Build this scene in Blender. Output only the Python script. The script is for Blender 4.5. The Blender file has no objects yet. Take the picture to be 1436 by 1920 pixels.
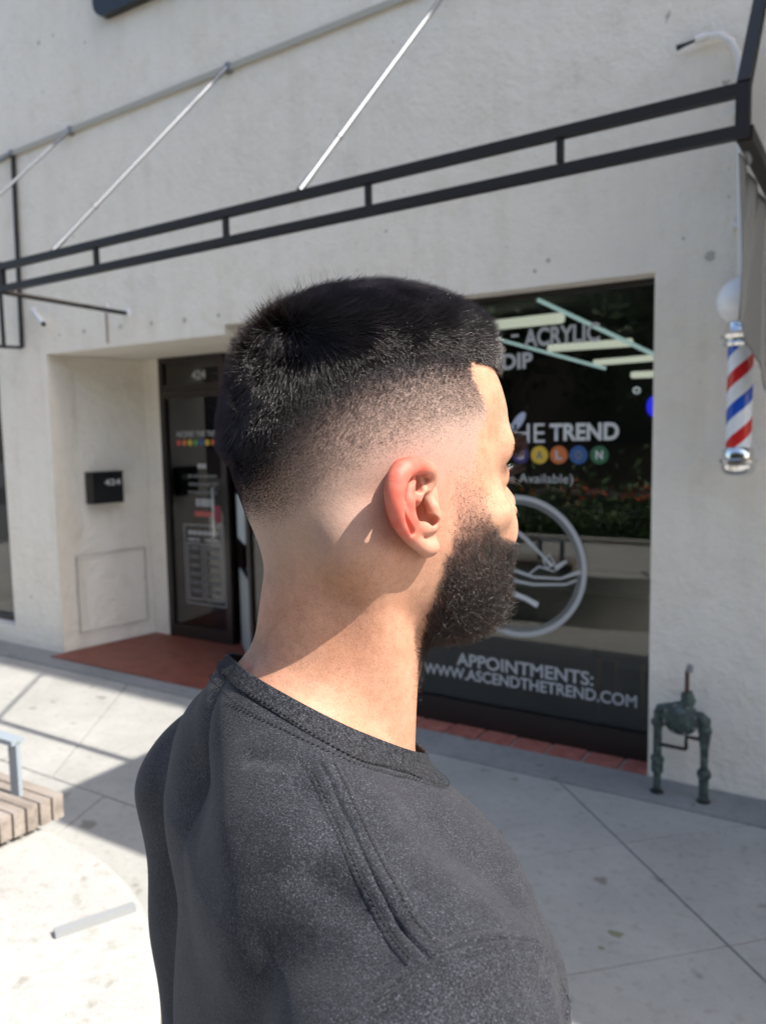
import bpy, bmesh, math, random
import numpy as np
from mathutils import Matrix, Vector
random.seed(3); rng = np.random.default_rng(7)
scene = bpy.context.scene
COL = scene.collection

# ------------------------------------------------------------------ camera
CAM_R = np.array([[0.8456513845953483, 0.03666396355580899, -0.5324748721849221],
                  [0.5333898436282485, -0.09395870974469264, 0.8406349002851031],
                  [-0.01920964461417112, -0.9949007561759564, -0.0990124987782165]])
CAM = np.array([0.0, 0.0, 1.65]); FPX = 1480.0
cd = bpy.data.cameras.new('camera'); cam = bpy.data.objects.new('camera', cd); COL.objects.link(cam)
cd.sensor_fit = 'VERTICAL'; cd.sensor_height = 36.0; cd.lens = 36.0 * FPX / 1920
cd.clip_start = 0.05; cd.clip_end = 400
cam.matrix_world = Matrix(((CAM_R[0, 0], -CAM_R[0, 1], -CAM_R[0, 2], CAM[0]),
                           (CAM_R[1, 0], -CAM_R[1, 1], -CAM_R[1, 2], CAM[1]),
                           (CAM_R[2, 0], -CAM_R[2, 1], -CAM_R[2, 2], CAM[2]), (0, 0, 0, 1)))
cd.dof.use_dof = True; cd.dof.focus_distance = 0.52; cd.dof.aperture_fstop = 9.5
scene.camera = cam

# ------------------------------------------------------------------ light
SUN_EL = math.radians(49.5); SUN_DIR = Vector((math.cos(SUN_EL), math.cos(SUN_EL) * 0.055, math.sin(SUN_EL))).normalized()
w = bpy.data.worlds.new('World'); scene.world = w; w.use_nodes = True
nt = w.node_tree; sky = nt.nodes.new('ShaderNodeTexSky'); sky.sky_type = 'NISHITA'; sky.sun_disc = False
sky.sun_elevation = SUN_EL; sky.sun_rotation = math.atan2(SUN_DIR.x, SUN_DIR.y)
sky.air_density = 1.0; sky.dust_density = 2.5; sky.ozone_density = 0.4
bg = nt.nodes['Background']; bg.inputs[1].default_value = 0.15
nt.links.new(sky.outputs[0], bg.inputs[0])
sl = bpy.data.lights.new('sun', 'SUN'); sl.energy = 4.2; sl.angle = math.radians(0.53); sl.color = (1.0, 0.955, 0.89)
so = bpy.data.objects.new('sun', sl); COL.objects.link(so)
so.rotation_euler = SUN_DIR.to_track_quat('Z', 'Y').to_euler(); so.location = (6, 2, 9)
scene.view_settings.view_transform = 'Standard'; scene.view_settings.look = 'None'
scene.view_settings.gamma = 1; scene.view_settings.exposure = 1.0
try: scene.view_settings.use_curve_mapping = False
except Exception: pass
scene.cycles.use_denoising = True
scene.cycles.max_bounces = 10; scene.cycles.transparent_max_bounces = 24
scene.cycles.sample_clamp_indirect = 4

# ------------------------------------------------------------------ helpers
def wr(x, y): return CAM_R @ np.array([(x - 718.0) / FPX, (y - 960.0) / FPX, 1.0])
def atY(x, y, Yp): d = wr(x, y); return CAM + d * Yp / d[1]          # point of the plane y = Yp
def atZ(x, y, Z): d = wr(x, y); return CAM + d * (Z - CAM[2]) / d[2]   # point of the plane z = Z
def tag(o, label=None, cat=None, group=None, kind=None):
    if label: o['label'] = label
    if cat: o['category'] = cat
    if group: o['group'] = group
    if kind: o['kind'] = kind
    return o
def empty(name, loc=(0, 0, 0), rz=0):
    o = bpy.data.objects.new(name, None); COL.objects.link(o); o.location = loc; o.rotation_euler = (0, 0, rz)
    o.empty_display_size = .1; return o
def link_mesh(name, me, m, parent=None, smooth=False):
    o = bpy.data.objects.new(name, me); COL.objects.link(o)
    if m is not None and not me.materials: me.materials.append(m)
    if parent is not None:
        o.parent = parent
        if parent.type == 'EMPTY' or True:
            o.matrix_parent_inverse = parent_inv(parent)
    if smooth: me.shade_smooth()
    return o
def parent_inv(p):
    M = Matrix.Identity(4); q = p; ch = []
    while q is not None: ch.append(q); q = q.parent
    for q in reversed(ch):
        M = M @ (q.matrix_parent_inverse if q.parent else Matrix.Identity(4)) @ Matrix.LocRotScale(q.location, q.rotation_euler, q.scale)
    return M.inverted()
class MB:
    """collects shapes in one bmesh; coordinates are world coordinates"""
    def __init__(s): s.b = bmesh.new()
    def box(s, lo, hi, bevel=0):
        r = bmesh.ops.create_cube(s.b, size=1)['verts']
        c = [(lo[i] + hi[i]) / 2 for i in range(3)]; d = [hi[i] - lo[i] for i in range(3)]
        for v in r: v.co = Vector([c[i] + v.co[i] * d[i] for i in range(3)])
        if bevel:
            es = list({e for v in r for e in v.link_edges})
            bmesh.ops.bevel(s.b, geom=es, offset=bevel, segments=2, affect='EDGES', profile=.6)
        return s
    def bar(s, p0, p1, wd, ht=None, up=(0, 0, 1)):
        ht = ht or wd; p0 = Vector(p0); p1 = Vector(p1); d = (p1 - p0); L = d.length; d.normalize()
        u = Vector(up); sd = d.cross(u)
        if sd.length < 1e-4: sd = d.cross(Vector((1, 0, 0)))
        sd.normalize(); u = sd.cross(d)
        vs = []
        for t in (0, L):
            for a, b in ((-1, -1), (1, -1), (1, 1), (-1, 1)):
                vs.append(s.b.verts.new(p0 + d * t + sd * a * wd / 2 + u * b * ht / 2))
        for f in ((3, 2, 1, 0), (4, 5, 6, 7), (0, 1, 5, 4), (1, 2, 6, 5), (2, 3, 7, 6), (3, 0, 4, 7)):
            s.b.faces.new([vs[i] for i in f])
        return s
    def tube(s, pts, r, n=12, cap=True):
        pts = [Vector(p) for p in pts]; rs = r if hasattr(r, '__len__') else [r] * len(pts); rings = []
        N = None
        for i, p in enumerate(pts):
            t = ((pts[min(i + 1, len(pts) - 1)] - p).normalized() + (p - pts[max(i - 1, 0)]).normalized())
            t.normalize()
            if N is None:
                N = t.orthogonal().normalized()
            N = (N - t * N.dot(t)).normalized(); B = t.cross(N)
            rings.append([s.b.verts.new(p + (N * math.cos(2 * math.pi * k / n) + B * math.sin(2 * math.pi * k / n)) * rs[i]) for k in range(n)])
        for a, b in zip(rings, rings[1:]):
            for k in range(n): s.b.faces.new([a[k], a[(k + 1) % n], b[(k + 1) % n], b[k]])
        if cap: s.b.faces.new(rings[0][::-1]); s.b.faces.new(rings[-1])
        return s
    def lathe(s, prof, c=(0, 0, 0), n=32):      # prof: (radius, z) pairs
        rings = []
        for r, z in prof:
            rings.append([s.b.verts.new((c[0] + max(r, 1e-4) * math.cos(2 * math.pi * k / n), c[1] + max(r, 1e-4) * math.sin(2 * math.pi * k / n), c[2] + z)) for k in range(n)])
        for a, b in zip(rings, rings[1:]):
            for k in range(n): s.b.faces.new([a[k], a[(k + 1) % n], b[(k + 1) % n], b[k]])
        s.b.faces.new(rings[0][::-1]); s.b.faces.new(rings[-1]); return s
    def prism(s, pts, z0, z1, bevel=0):
        a = [s.b.verts.new((p[0], p[1], z0)) for p in pts]; b = [s.b.verts.new((p[0], p[1], z1)) for p in pts]; n = len(pts)
        s.b.faces.new(a[::-1]); top = s.b.faces.new(b)
        for k in range(n): s.b.faces.new([a[k], a[(k + 1) % n], b[(k + 1) % n], b[k]])
        if bevel: bmesh.ops.bevel(s.b, geom=list(top.edges), offset=bevel, segments=2, affect='EDGES', profile=.6)
        return s
    def build(s, name, m, parent=None, smooth=False):
        bmesh.ops.recalc_face_normals(s.b, faces=s.b.faces)
        me = bpy.data.meshes.new(name); s.b.to_mesh(me); s.b.free()
        o = link_mesh(name, me, m, parent)
        if smooth:
            me.shade_smooth()
            me.set_sharp_from_angle(angle=math.radians(38))
        return o
def from_arrays(name, V, Fq, m, parent=None, smooth=True):
    me = bpy.data.meshes.new(name); me.from_pydata(V.tolist() if hasattr(V, 'tolist') else V, [], Fq.tolist() if hasattr(Fq, 'tolist') else Fq)
    me.update(); return link_mesh(name, me, m, parent, smooth)

# ------------------------------------------------------------------ materials
def mat(name, col, rough=.7, metal=0, spec=.5, **k):
    m = bpy.data.materials.new(name); m.use_nodes = True; b = m.node_tree.nodes['Principled BSDF']
    b.inputs['Base Color'].default_value = (*col, 1); b.inputs['Roughness'].default_value = rough
    b.inputs['Metallic'].default_value = metal; b.inputs['Specular IOR Level'].default_value = spec
    for kk, v in k.items(): b.inputs[kk].default_value = v
    return m
def N(m, t, **k):
    n = m.node_tree.nodes.new(t)
    for a, v in k.items(): setattr(n, a, v)
    return n
def Lk(m, a, b): m.node_tree.links.new(a, b)
def noise(m, scale, detail=4, rough=.6, stretch=None, coord='Object'):
    tc = N(m, 'ShaderNodeTexCoord'); mp = N(m, 'ShaderNodeMapping'); nz = N(m, 'ShaderNodeTexNoise')
    Lk(m, tc.outputs[coord], mp.inputs[0]); Lk(m, mp.outputs[0], nz.inputs[0])
    if stretch: mp.inputs['Scale'].default_value = stretch
    nz.inputs['Scale'].default_value = scale; nz.inputs['Detail'].default_value = detail; nz.inputs['Roughness'].default_value = rough
    return nz.outputs[0]
def ramp(m, src, stops):
    r = N(m, 'ShaderNodeValToRGB'); Lk(m, src, r.inputs[0]); e = r.color_ramp.elements
    while len(e) < len(stops): e.new(.5)
    for i, (p, c) in enumerate(stops):
        e[i].position = p; e[i].color = (*c, 1) if hasattr(c, '__len__') else (c, c, c, 1)
    return r.outputs[0]
def mixc(m, fac, a, b, mode='MIX'):
    x = N(m, 'ShaderNodeMix', data_type='RGBA', blend_type=mode)
    for s, v in ((x.inputs[0], fac), (x.inputs[6], a), (x.inputs[7], b)):
        if isinstance(v, (int, float)): s.default_value = v
        elif isinstance(v, tuple): s.default_value = (*v, 1)
        else: Lk(m, v, s)
    return x.outputs[2]
def bump(m, src, strength, dist, prev=None):
    b = N(m, 'ShaderNodeBump'); b.inputs['Strength'].default_value = strength; b.inputs['Distance'].default_value = dist
    Lk(m, src, b.inputs['Height'])
    if prev: Lk(m, prev, b.inputs['Normal'])
    return b.outputs[0]
def PB(m): return m.node_tree.nodes['Principled BSDF']
def setc(m, c): Lk(m, c, PB(m).inputs['Base Color'])
def setn(m, n): Lk(m, n, PB(m).inputs['Normal'])

def stucco(name, c1, c2):
    m = mat(name, c1, .92, spec=.25)
    big = ramp(m, noise(m, 1.1, 6, .65), [(.3, c1), (.7, c2)])
    st = ramp(m, noise(m, 6, 8, .7), [(.30, (.93, .92, .90)), (.50, (1, 1, 1))])
    dr = ramp(m, noise(m, 2.2, 5, .6, (3.2, 1, .35)), [(.28, (.95, .94, .92)), (.5, (1, 1, 1))])
    sp = ramp(m, noise(m, 17, 3, .5), [(.235, (.45, .43, .40)), (.27, (1, 1, 1))])
    c = mixc(m, 1.0, big, st, 'MULTIPLY'); c = mixc(m, 1.0, c, dr, 'MULTIPLY'); c = mixc(m, .8, c, sp, 'MULTIPLY'); setc(m, c)
    n1 = bump(m, noise(m, 70, 6, .7), .9, .008); n2 = bump(m, noise(m, 13, 5, .6), .6, .03, n1); setn(m, n2)
    return m
def concrete(name, c1, c2, fine=260, spots=True):
    m = mat(name, c1, .88, spec=.3)
    a = ramp(m, noise(m, 2.3, 7, .7), [(.3, tuple(v * .93 for v in c1)), (.68, c2)])
    g = ramp(m, noise(m, fine, 3, .7), [(.35, (.80, .80, .80)), (.6, (1.06, 1.06, 1.05))])
    c = mixc(m, 1.0, a, g, 'MULTIPLY')
    if spots:
        sp = ramp(m, noise(m, 9.0, 2, .4), [(.26, (.55, .53, .48)), (.33, (1, 1, 1))]); c = mixc(m, .9, c, sp, 'MULTIPLY')
        bl = ramp(m, noise(m, 26.0, 4, .6), [(.3, (.82, .82, .79)), (.46, (1, 1, 1))]); c = mixc(m, 1.0, c, bl, 'MULTIPLY')
    setc(m, c); setn(m, bump(m, noise(m, fine, 4, .6), .25, .002)); return m
M = {}
M['stucco'] = stucco('stucco', (.83, .775, .67), (.88, .83, .735))
M['pave'] = concrete('pavement_concrete', (.33, .325, .30), (.40, .39, .365))
M['strip'] = concrete('border_concrete', (.22, .225, .22), (.29, .29, .28))
M['white_concrete'] = concrete('white_concrete', (.38, .37, .345), (.43, .42, .395), 180)
M['joint'] = mat('joint_dirt', (.10, .10, .10), .95)
M['black_metal'] = mat('black_painted_steel', (.015, .011, .009), .5)
M['bronze'] = mat('dark_bronze_frame', (.016, .010, .009), .38, spec=.6)
M['silver'] = mat('galvanised_steel', (.27, .275, .285), .5, .8)
M['chrome'] = mat('chrome', (.75, .75, .74), .16, 1)
M['white_paint'] = mat('white_paint', (.72, .72, .70), .4)
M['white_print'] = mat('white_vinyl_lettering', (.62, .63, .62), .6)
M['dim_print'] = mat('grey_vinyl_lettering', (.46, .47, .46), .6)
M['thin_print'] = mat('faint_vinyl_print', (.17, .175, .17), .6)
M['black'] = mat('black_plastic', (.010, .010, .011), .35)
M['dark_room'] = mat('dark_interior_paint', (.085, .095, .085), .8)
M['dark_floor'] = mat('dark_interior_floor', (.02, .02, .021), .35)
M['grime'] = mat('grimy_filler', (.44, .42, .38), .95)

m = mat('red_tile', (.20, .055, .032), .55); setc(m, ramp(m, noise(m, 7, 5, .6), [(.3, (.14, .035, .02)), (.7, (.24, .07, .042))])); setn(m, bump(m, noise(m, 60, 3), .2, .003)); M['tile'] = m
m = mat('red_brick', (.30, .085, .055), .9); setc(m, ramp(m, noise(m, 14, 5, .7), [(.3, (.22, .06, .04)), (.72, (.40, .14, .10))])); setn(m, bump(m, noise(m, 90, 3), .5, .004)); M['brick'] = m
m = mat('mortar', (.30, .27, .24), .95); M['mortar'] = m
def glass(name, tint, rough=.02):
    m = bpy.data.materials.new(name); m.use_nodes = True; t = m.node_tree; t.nodes.clear()
    out = N(m, 'ShaderNodeOutputMaterial'); mx = N(m, 'ShaderNodeMixShader'); tr = N(m, 'ShaderNodeBsdfTransparent'); gl = N(m, 'ShaderNodeBsdfGlossy'); fr = N(m, 'ShaderNodeFresnel')
    fr.inputs[0].default_value = 1.5; tr.inputs[0].default_value = (*tint, 1); gl.inputs['Roughness'].default_value = rough
    mt = N(m, 'ShaderNodeMath', operation='MULTIPLY'); mt.inputs[1].default_value = 2.1; mt.use_clamp = True
    Lk(m, fr.outputs[0], mt.inputs[0])
    Lk(m, mt.outputs[0], mx.inputs[0]); Lk(m, tr.outputs[0], mx.inputs[1]); Lk(m, gl.outputs[0], mx.inputs[2]); Lk(m, mx.outputs[0], out.inputs[0]); return m
M['glass'] = glass('window_glass', (.62, .65, .63))
M['glass2'] = glass('door_glass', (.55, .60, .57))
def emis(name, col, s):
    m = mat(name, (.8, .8, .8), .5); PB(m).inputs['Emission Color'].default_value = (*col, 1); PB(m).inputs['Emission Strength'].default_value = s; return m
m = mat('weathered_wood', (.36, .31, .26), .85)
setc(m, ramp(m, noise(m, 22, 6, .7, (.12, 1, 1)), [(.3, (.14, .115, .095)), (.52, (.27, .23, .195)), (.75, (.36, .32, .28))])); setn(m, bump(m, noise(m, 60, 4, .6, (.1, 1, 1)), .5, .004)); M['wood'] = m
m = mat('verdigris_pipe', (.06, .085, .075), .6, .3)
setc(m, ramp(m, noise(m, 30, 5, .7), [(.35, (.028, .034, .032)), (.55, (.07, .10, .09)), (.75, (.16, .22, .19))])); M['pipe'] = m
m = mat('rusty_pipe', (.10, .05, .035), .8); M['rust'] = m
def leafm(name, c1, c2):
    m = mat(name, c1, .55); setc(m, ramp(m, noise(m, 3.5, 3), [(.35, c1), (.65, c2)])); return m
M['leaf'] = leafm('leaf', (.035, .07, .02), (.07, .12, .035)); M['leaf_dark'] = leafm('leaf_dark', (.02, .04, .015), (.045, .075, .025))
M['petal'] = mat('red_petal', (.55, .09, .03), .6); M['bark'] = mat('bark', (.09, .07, .05), .95)

# ------------------------------------------------------------------ ground and pavement
def recentre(o):
    """puts the origin of a top-level mesh at the middle of its base"""
    me = o.data; n = len(me.vertices); co = np.empty(n * 3, 'f'); me.vertices.foreach_get('co', co); co = co.reshape(-1, 3)
    c = (co.min(0) + co.max(0)) / 2; c[2] = co[:, 2].min(); co -= c
    me.vertices.foreach_set('co', co.ravel()); me.update(); o.location = c.tolist(); return o
g = MB().box((-60, -60, -.25), (60, 60, -.032)).build('ground', M['joint']); tag(g, kind='structure')
road = MB().box((-60, -9.0, -.030), (60, -4.6, -.014)).build('road', concrete('asphalt', (.045, .045, .047), (.06, .06, .06)))
tag(road, kind='structure')
pav = empty('pavement', (0, 0, 0)); tag(pav, kind='structure')

def clip(poly, a, b, c, keep):                 # half plane a x + b y <= c
    out = []; n = len(poly)
    for i in range(n):
        p, q = poly[i], poly[(i + 1) % n]
        dp = (a * p[0] + b * p[1] - c) * keep; dq = (a * q[0] + b * q[1] - c) * keep
        if dp <= 0: out.append(p)
        if dp * dq < 0:
            t = dp / (dp - dq); out.append((p[0] + t * (q[0] - p[0]), p[1] + t * (q[1] - p[1])))
    return out
def split(polys, a, b, c, gap=.007):
    res = []; L = math.hypot(a, b); a /= L; b /= L; c /= L
    for p in polys:
        for k in (1, -1):
            q = clip(p, a, b, c - k * gap / 2, k)
            if len(q) > 2: res.append(q)
    return res
def area(p): return abs(sum(p[i][0] * p[(i + 1) % len(p)][1] - p[(i + 1) % len(p)][0] * p[i][1] for i in range(len(p)))) / 2
YS = 3.455
base = [(-12, -4.4), (7, -4.4), (7, YS - .004), (-12, YS - .004)]
L1 = split([base], 1, 1, .60)                   # the two paving fields
right = [p for p in L1 if sum(q[0] + q[1] for q in p) / len(p) > .60]; left = [p for p in L1 if p not in right]
for c in (2.22, 3.84, 5.46, 7.1): right = split(right, 1, 1, c)
for c in (-6.7, -5.0, -3.2, -1.5, .28, 1.17, 2.06, 2.94, 3.87): right = split(right, -1, 1, c, .005)
# left field: one joint along the facade line and slanted joints
left = split(left, 0, 1, 2.27)
up = [p for p in left if sum(q[1] for q in p) / len(p) > 2.27]; dn = [p for p in left if p not in up]
for c in (-2.61, -6.4, -9.9): up = split(up, 1.38, 1, c + .20)
for c in (-2.2, -4.6, -7.0): dn = split(dn, 1, .35, c)
dn = split(dn, -.2, 1, -1.2)
for i, p in enumerate(right + up + dn):
    if area(p) < .004: continue
    h = 0.0
    o = MB().prism(p, -.03, h, .003).build('slab', M['pave'], pav)
# border strip along the wall
x = -12.0
while x < 7:
    x2 = x + 2.4
    MB().prism([(x + .003, YS + .003), (x2 - .003, YS + .003), (x2 - .003, 3.716), (x + .003, 3.716)], -.03, .004, .003).build('border_slab', M['strip'], pav); x = x2
st = mat('moss_stain', (.20, .20, .12), .95)
for (px, py, r) in ((932, 1560, .017), (1155, 1752, .022), (1126, 1778, .010)):
    c = atZ(px, py, 0); pts = [(c[0] + r * (1 + .35 * math.sin(3 * a + px)) * math.cos(a), c[1] + r * .8 * (1 + .3 * math.cos(2 * a)) * math.sin(a)) for a in np.linspace(0, 2 * math.pi, 13)[:-1]]
    MB().prism(pts, .0005, .0030).build('lichen_stain', st, pav)

# ------------------------------------------------------------------ the salon building
bld = empty('salon_building', (-2.5, 3.72, 0))
tag(bld, 'pale grey stucco shop building with recessed doorway and large lettered display window', 'building')
YW, YB, TOP = 3.72, 3.96, 5.0
XA0, XA1, XW1 = -5.30, -3.50, -.893              # alcove left edge, corner of the shop window, right edge of the window
wb = MB()
for (x0, x1, z0, z1) in ((-12, -8.3, -.03, TOP), (-8.3, -5.915, 2.30, TOP), (-8.3, -5.915, -.03, .14), (-5.915, XA0, -.03, TOP),
                         (XA0, XA1, 2.285, TOP), (XA1, XW1, 2.345, TOP), (XW1, 7, -.03, TOP), (1.2, 7, TOP, 9.0)):
    wb.box((x0, YW, z0), (x1, YB, z1))
bmesh.ops.remove_doubles(wb.b, verts=wb.b.verts, dist=1e-4)
wall = wb.build('facade_wall', M['stucco'], bld)
# alcove: splayed left return, jamb, soffit
rv = MB()
rv.prism([(XA0, YB), (XA0, YB + .0), (XA0 - .3, YB), (-5.45, 4.72), (-5.15, 4.72), (-5.155, 4.5)], -.03, 2.285)
rv.build('reveal_wall', M['stucco'], bld)
MB().box((-5.152, 4.50, -.03), (-4.975, 4.72, 2.285)).build('door_jamb', M['stucco'], bld)
MB().box((-5.6, YB + .002, 2.287), (-3.3, 4.9, 2.50)).build('soffit', M['stucco'], bld)
# flush service panel in the reveal wall
def rev(y, z, off=0): return (XA0 + (y - 3.72) * (.145 / .78) + off, y, z)
sp = MB()
for (y0, z0, y1, z1) in ((3.86, .135, 3.86, .745), (3.86, .745, 4.44, .745), (4.44, .745, 4.44, .135), (3.86, .135, 4.44, .135)):
    sp.bar(rev(y0, z0), rev(y1, z1), .008, .006)
sp.build('access_panel_edge', M['grime'], bld)
# building body, roof, room shell
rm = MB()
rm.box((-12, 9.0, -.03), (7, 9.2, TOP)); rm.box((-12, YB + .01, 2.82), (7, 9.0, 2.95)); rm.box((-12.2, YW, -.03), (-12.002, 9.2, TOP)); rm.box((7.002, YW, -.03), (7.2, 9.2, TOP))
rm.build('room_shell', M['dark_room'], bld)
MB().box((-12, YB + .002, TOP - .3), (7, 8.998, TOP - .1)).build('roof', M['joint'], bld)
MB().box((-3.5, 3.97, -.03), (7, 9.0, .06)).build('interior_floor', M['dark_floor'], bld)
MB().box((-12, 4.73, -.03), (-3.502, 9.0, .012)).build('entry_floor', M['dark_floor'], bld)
# terracotta doorstep
MB().prism([(-5.29, 3.60), (-3.50, 3.60), (-3.50, 3.96), (-4.27, 4.74), (-5.15, 4.74), (-5.15, 4.5), (-5.29, YW)], .0045, .012).build('doorstep', M['tile'], bld)

# window openings: frame, panes
def frame(name, x0, x1, z0, z1, y, parent, fw=.055, depth=.06, m='bronze', bottom=None):
    b = MB(); bt = bottom or fw
    b.box((x0, y, z0), (x0 + fw, y + depth, z1)); b.box((x1 - fw, y, z0), (x1, y + depth, z1))
    b.box((x0 + fw, y, z1 - fw), (x1 - fw, y + depth, z1)); b.box((x0 + fw, y, z0), (x1 - fw, y + depth, z0 + bt))
    return b.build(name, M[m], parent)
win = frame('shop_window', XA1, XW1 + .0, -.01, 2.345, YB - .11, bld, .020, .06, 'bronze', .155)
tag(win)
pane = MB().box((XA1 + .02, YB - .085, .145), (XW1 - .02, YB - .079, 2.325)).build('pane', M['glass'], win)
MB().box((-2.26, YB - .108, .145), (-2.22, YB - .052, 2.325)).build('mullion', M['bronze'], win)
# the return window of the doorway and its frame
rw = MB(); a, b2 = Vector((-3.52, 3.98, 0)), Vector((-4.26, 4.62, 0))
for t0 in (0, 1):
    p = a.lerp(b2, t0); rw.bar((p.x, p.y, .012), (p.x, p.y, 2.285), .05)
for z in (.06, 2.25): rw.bar((a.x, a.y, z), (b2.x, b2.y, z), .05, .09)
rwo = rw.build('return_window', M['bronze'], bld)
MB().bar((a.x, a.y, 1.16), (b2.x, b2.y, 1.16), .006, 2.05).build('pane', M['glass2'], rwo)
MB().bar((a.x - .02, a.y - .045, .33), (b2.x + .06, b2.y - .085, .33), .012, .60).build('lower_panel', mat('grey_window_panel', (.36, .39, .37), .6), rwo)
q_ = a.lerp(b2, .45); r_ = a.lerp(b2, .93); MB().bar((q_.x, q_.y - .04, 1.04), (r_.x, r_.y - .04, 1.04), .006, .34).build('poster', mat('pale_poster', (.50, .55, .55), .6), rwo)
lw = frame('side_window', -8.3, -5.915, .14, 2.30, YB - .12, bld, .05)
MB().box((-8.25, YB - .09, .19), (-5.965, YB - .084, 2.25)).build('pane', M['glass2'], lw)
MB().box((-8.24, YB - .06, .20), (-5.975, YB - .05, 2.24)).build('reflection_board', mat('pale_reflection_board', (.62, .68, .65), .8), lw)  # pale board added behind the pane, imitating the glass's bright reflection

# header course of bricks under the window
xb = -3.48; k = 0
MB().box((-3.5, YW + .002, -.02), (XW1, YB - .112, .004)).build('brick_mortar', M['mortar'], bld)
while xb < XW1 - .1:
    wdt = .172 + .006 * random.uniform(-1, 1); j = random.uniform(-.003, .003)
    MB().box((xb, YW - .004 + j, -.01), (min(xb + wdt, XW1 - .004), YB - .116, .016 + j), .005).build('brick', M['brick'], bld); xb += wdt + .017

# door
door = frame('door', -4.975, -4.27, .012, 2.02, 4.50, bld, .055, .05, 'bronze', .10)
MB().box((-4.92, 4.523, .11), (-4.325, 4.529, 1.965)).build('pane', M['glass2'], door)
MB().tube([(-4.365, 4.50, .85), (-4.365, 4.44, .88), (-4.365, 4.44, 1.25), (-4.365, 4.50, 1.28)], .011).build('handle', M['chrome'], door, True)
tr = frame('transom_window', -4.975, -4.27, 2.022, 2.284, 4.50, bld, .045, .05)
MB().box((-4.93, 4.523, 2.067), (-4.315, 4.529, 2.24)).build('pane', M['glass2'], tr)
hb = MB().box((-3.62, 3.905, 2.24), (-3.44, 4.06, 2.284)); hb.build('corner_bracket', M['bronze'], bld)

# wall patches, bolts, ledge crack
for (px, py, r) in ((112, 628, .011), (158, 621, .016), (226, 612, .015), (284, 606, .015), (346, 600, .018), (410, 591, .014), (1027, 488, .012), (1002, 508, .010), (1330, 480, .024),
                    (73, 80, .016), (100, 66, .010), (1280, 447, .007)):
    c = atY(px, py, YW - .0015); o = MB().lathe([(r, -.0015), (r * .7, .0015)], (0, 0, 0), 12).build('wall_patch', M['grime'], bld)
    me = o.data
    for v in me.vertices: v.co = Vector((c[0] + v.co.x * random.uniform(.8, 1.1), c[1] - v.co.z, c[2] + v.co.y))

# ------------------------------------------------------------------ lettering
_txt = {}
def text_mesh(body, bold=0.0):
    k = (body, bold)
    if k in _txt: return _txt[k].copy()
    c = bpy.data.curves.new('t', 'FONT'); c.body = body; c.size = 1; c.offset = bold; c.extrude = 0.0; c.resolution_u = 4
    o = bpy.data.objects.new('t', c); COL.objects.link(o); bpy.context.view_layer.update()
    me = bpy.data.meshes.new_from_object(o.evaluated_get(bpy.context.evaluated_depsgraph_get()))
    bpy.data.objects.remove(o); me.materials.clear(); _txt[k] = me
    return me.copy()
def letter(name, body, x0, z0, x1, z1, y, parent, m='white_print', bold=.0, z1r=None):
    """lettering between x0..x1 and z0..z1 on the plane y (front faces -y)"""
    me = text_mesh(body, bold); n = len(me.vertices); co = np.empty(n * 3, 'f'); me.vertices.foreach_get('co', co); co = co.reshape(-1, 3)
    lo = co.min(0); hi = co.max(0); u = (co[:, 0] - lo[0]) / (hi[0] - lo[0]); v = (co[:, 1] - lo[1]) / (hi[1] - lo[1])
    q = np.stack([x0 + u * (x1 - x0), np.full(n, y), z0 + v * (z1 - z0)], 1)
    me.vertices.foreach_set('co', q.astype('f').ravel()); me.update()
    return link_mesh(name, me, M[m] if isinstance(m, str) else m, parent)
def disc(name, cx, cz, rx, rz, y, parent, m, n=28, ang=0, inner=0):
    V = []; F = []
    for k in range(n):
        a = 2 * math.pi * k / n; X, Z = rx * math.cos(a), rz * math.sin(a)
        V.append((cx + X * math.cos(ang) - Z * math.sin(ang), y, cz + X * math.sin(ang) + Z * math.cos(ang)))
    if inner:
        for k in range(n):
            a = 2 * math.pi * k / n; V.append((cx + rx * inner * math.cos(a), y, cz + rz * inner * math.sin(a)))
        F = [(k, (k + 1) % n, n + (k + 1) % n, n + k) for k in range(n)]
    else: F = [tuple(range(n))]
    me = bpy.data.meshes.new(name); me.from_pydata(V, [], F); me.update(); return link_mesh(name, me, M[m] if isinstance(m, str) else m, parent)
def stroke(name, pts, wd, y, parent, m='white_print'):
    """flat vinyl strip along pts [(x, z)] on plane y"""
    b = MB(); pts = [np.array(p, float) for p in pts]; L = []
    for i, p in enumerate(pts):
        t = pts[min(i + 1, len(pts) - 1)] - pts[max(i - 1, 0)]; t /= np.linalg.norm(t); nn = np.array([-t[1], t[0]])
        wv = wd[i] if hasattr(wd, '__len__') else wd; L.append((p + nn * wv / 2, p - nn * wv / 2))
    vs = [[b.b.verts.new((q[0], y, q[1])) for q in pr] for pr in L]
    for a_, b_ in zip(vs, vs[1:]): b.b.faces.new([a_[0], a_[1], b_[1], b_[0]])
    return b.build(name, M[m] if isinstance(m, str) else m, parent)
YL = YB - .0875
def XZ(px, py, y=YL): p = atY(px, py, y); return p[0], p[2]
def put(body, pl, pr, pt, pbm, m='white_print', bold=.0, name='lettering'):      # pixel extents on the glass plane
    xm = (pl + pr) / 2; x0 = XZ(pl, (pt + pbm) / 2)[0]; x1 = XZ(pr, (pt + pbm) / 2)[0]; return letter(name, body, x0, XZ(xm, pbm)[1], x1, XZ(xm, pt)[1], YL, win, m, bold)
put('-', 958, 972, 627, 632, 'dim_print', .02); put('ACRYLIC', 982, 1124, 610, 646, 'dim_print', .03); put('DIP', 941, 998, 662, 692, 'dim_print', .035)
put('ASCEND', 730, 898, 800, 834, 'white_print', .03); put('THE', 930, 1021, 795, 830, 'white_print', .0); put('TREND', 1030, 1160, 793, 826, 'white_print', .035)
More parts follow.
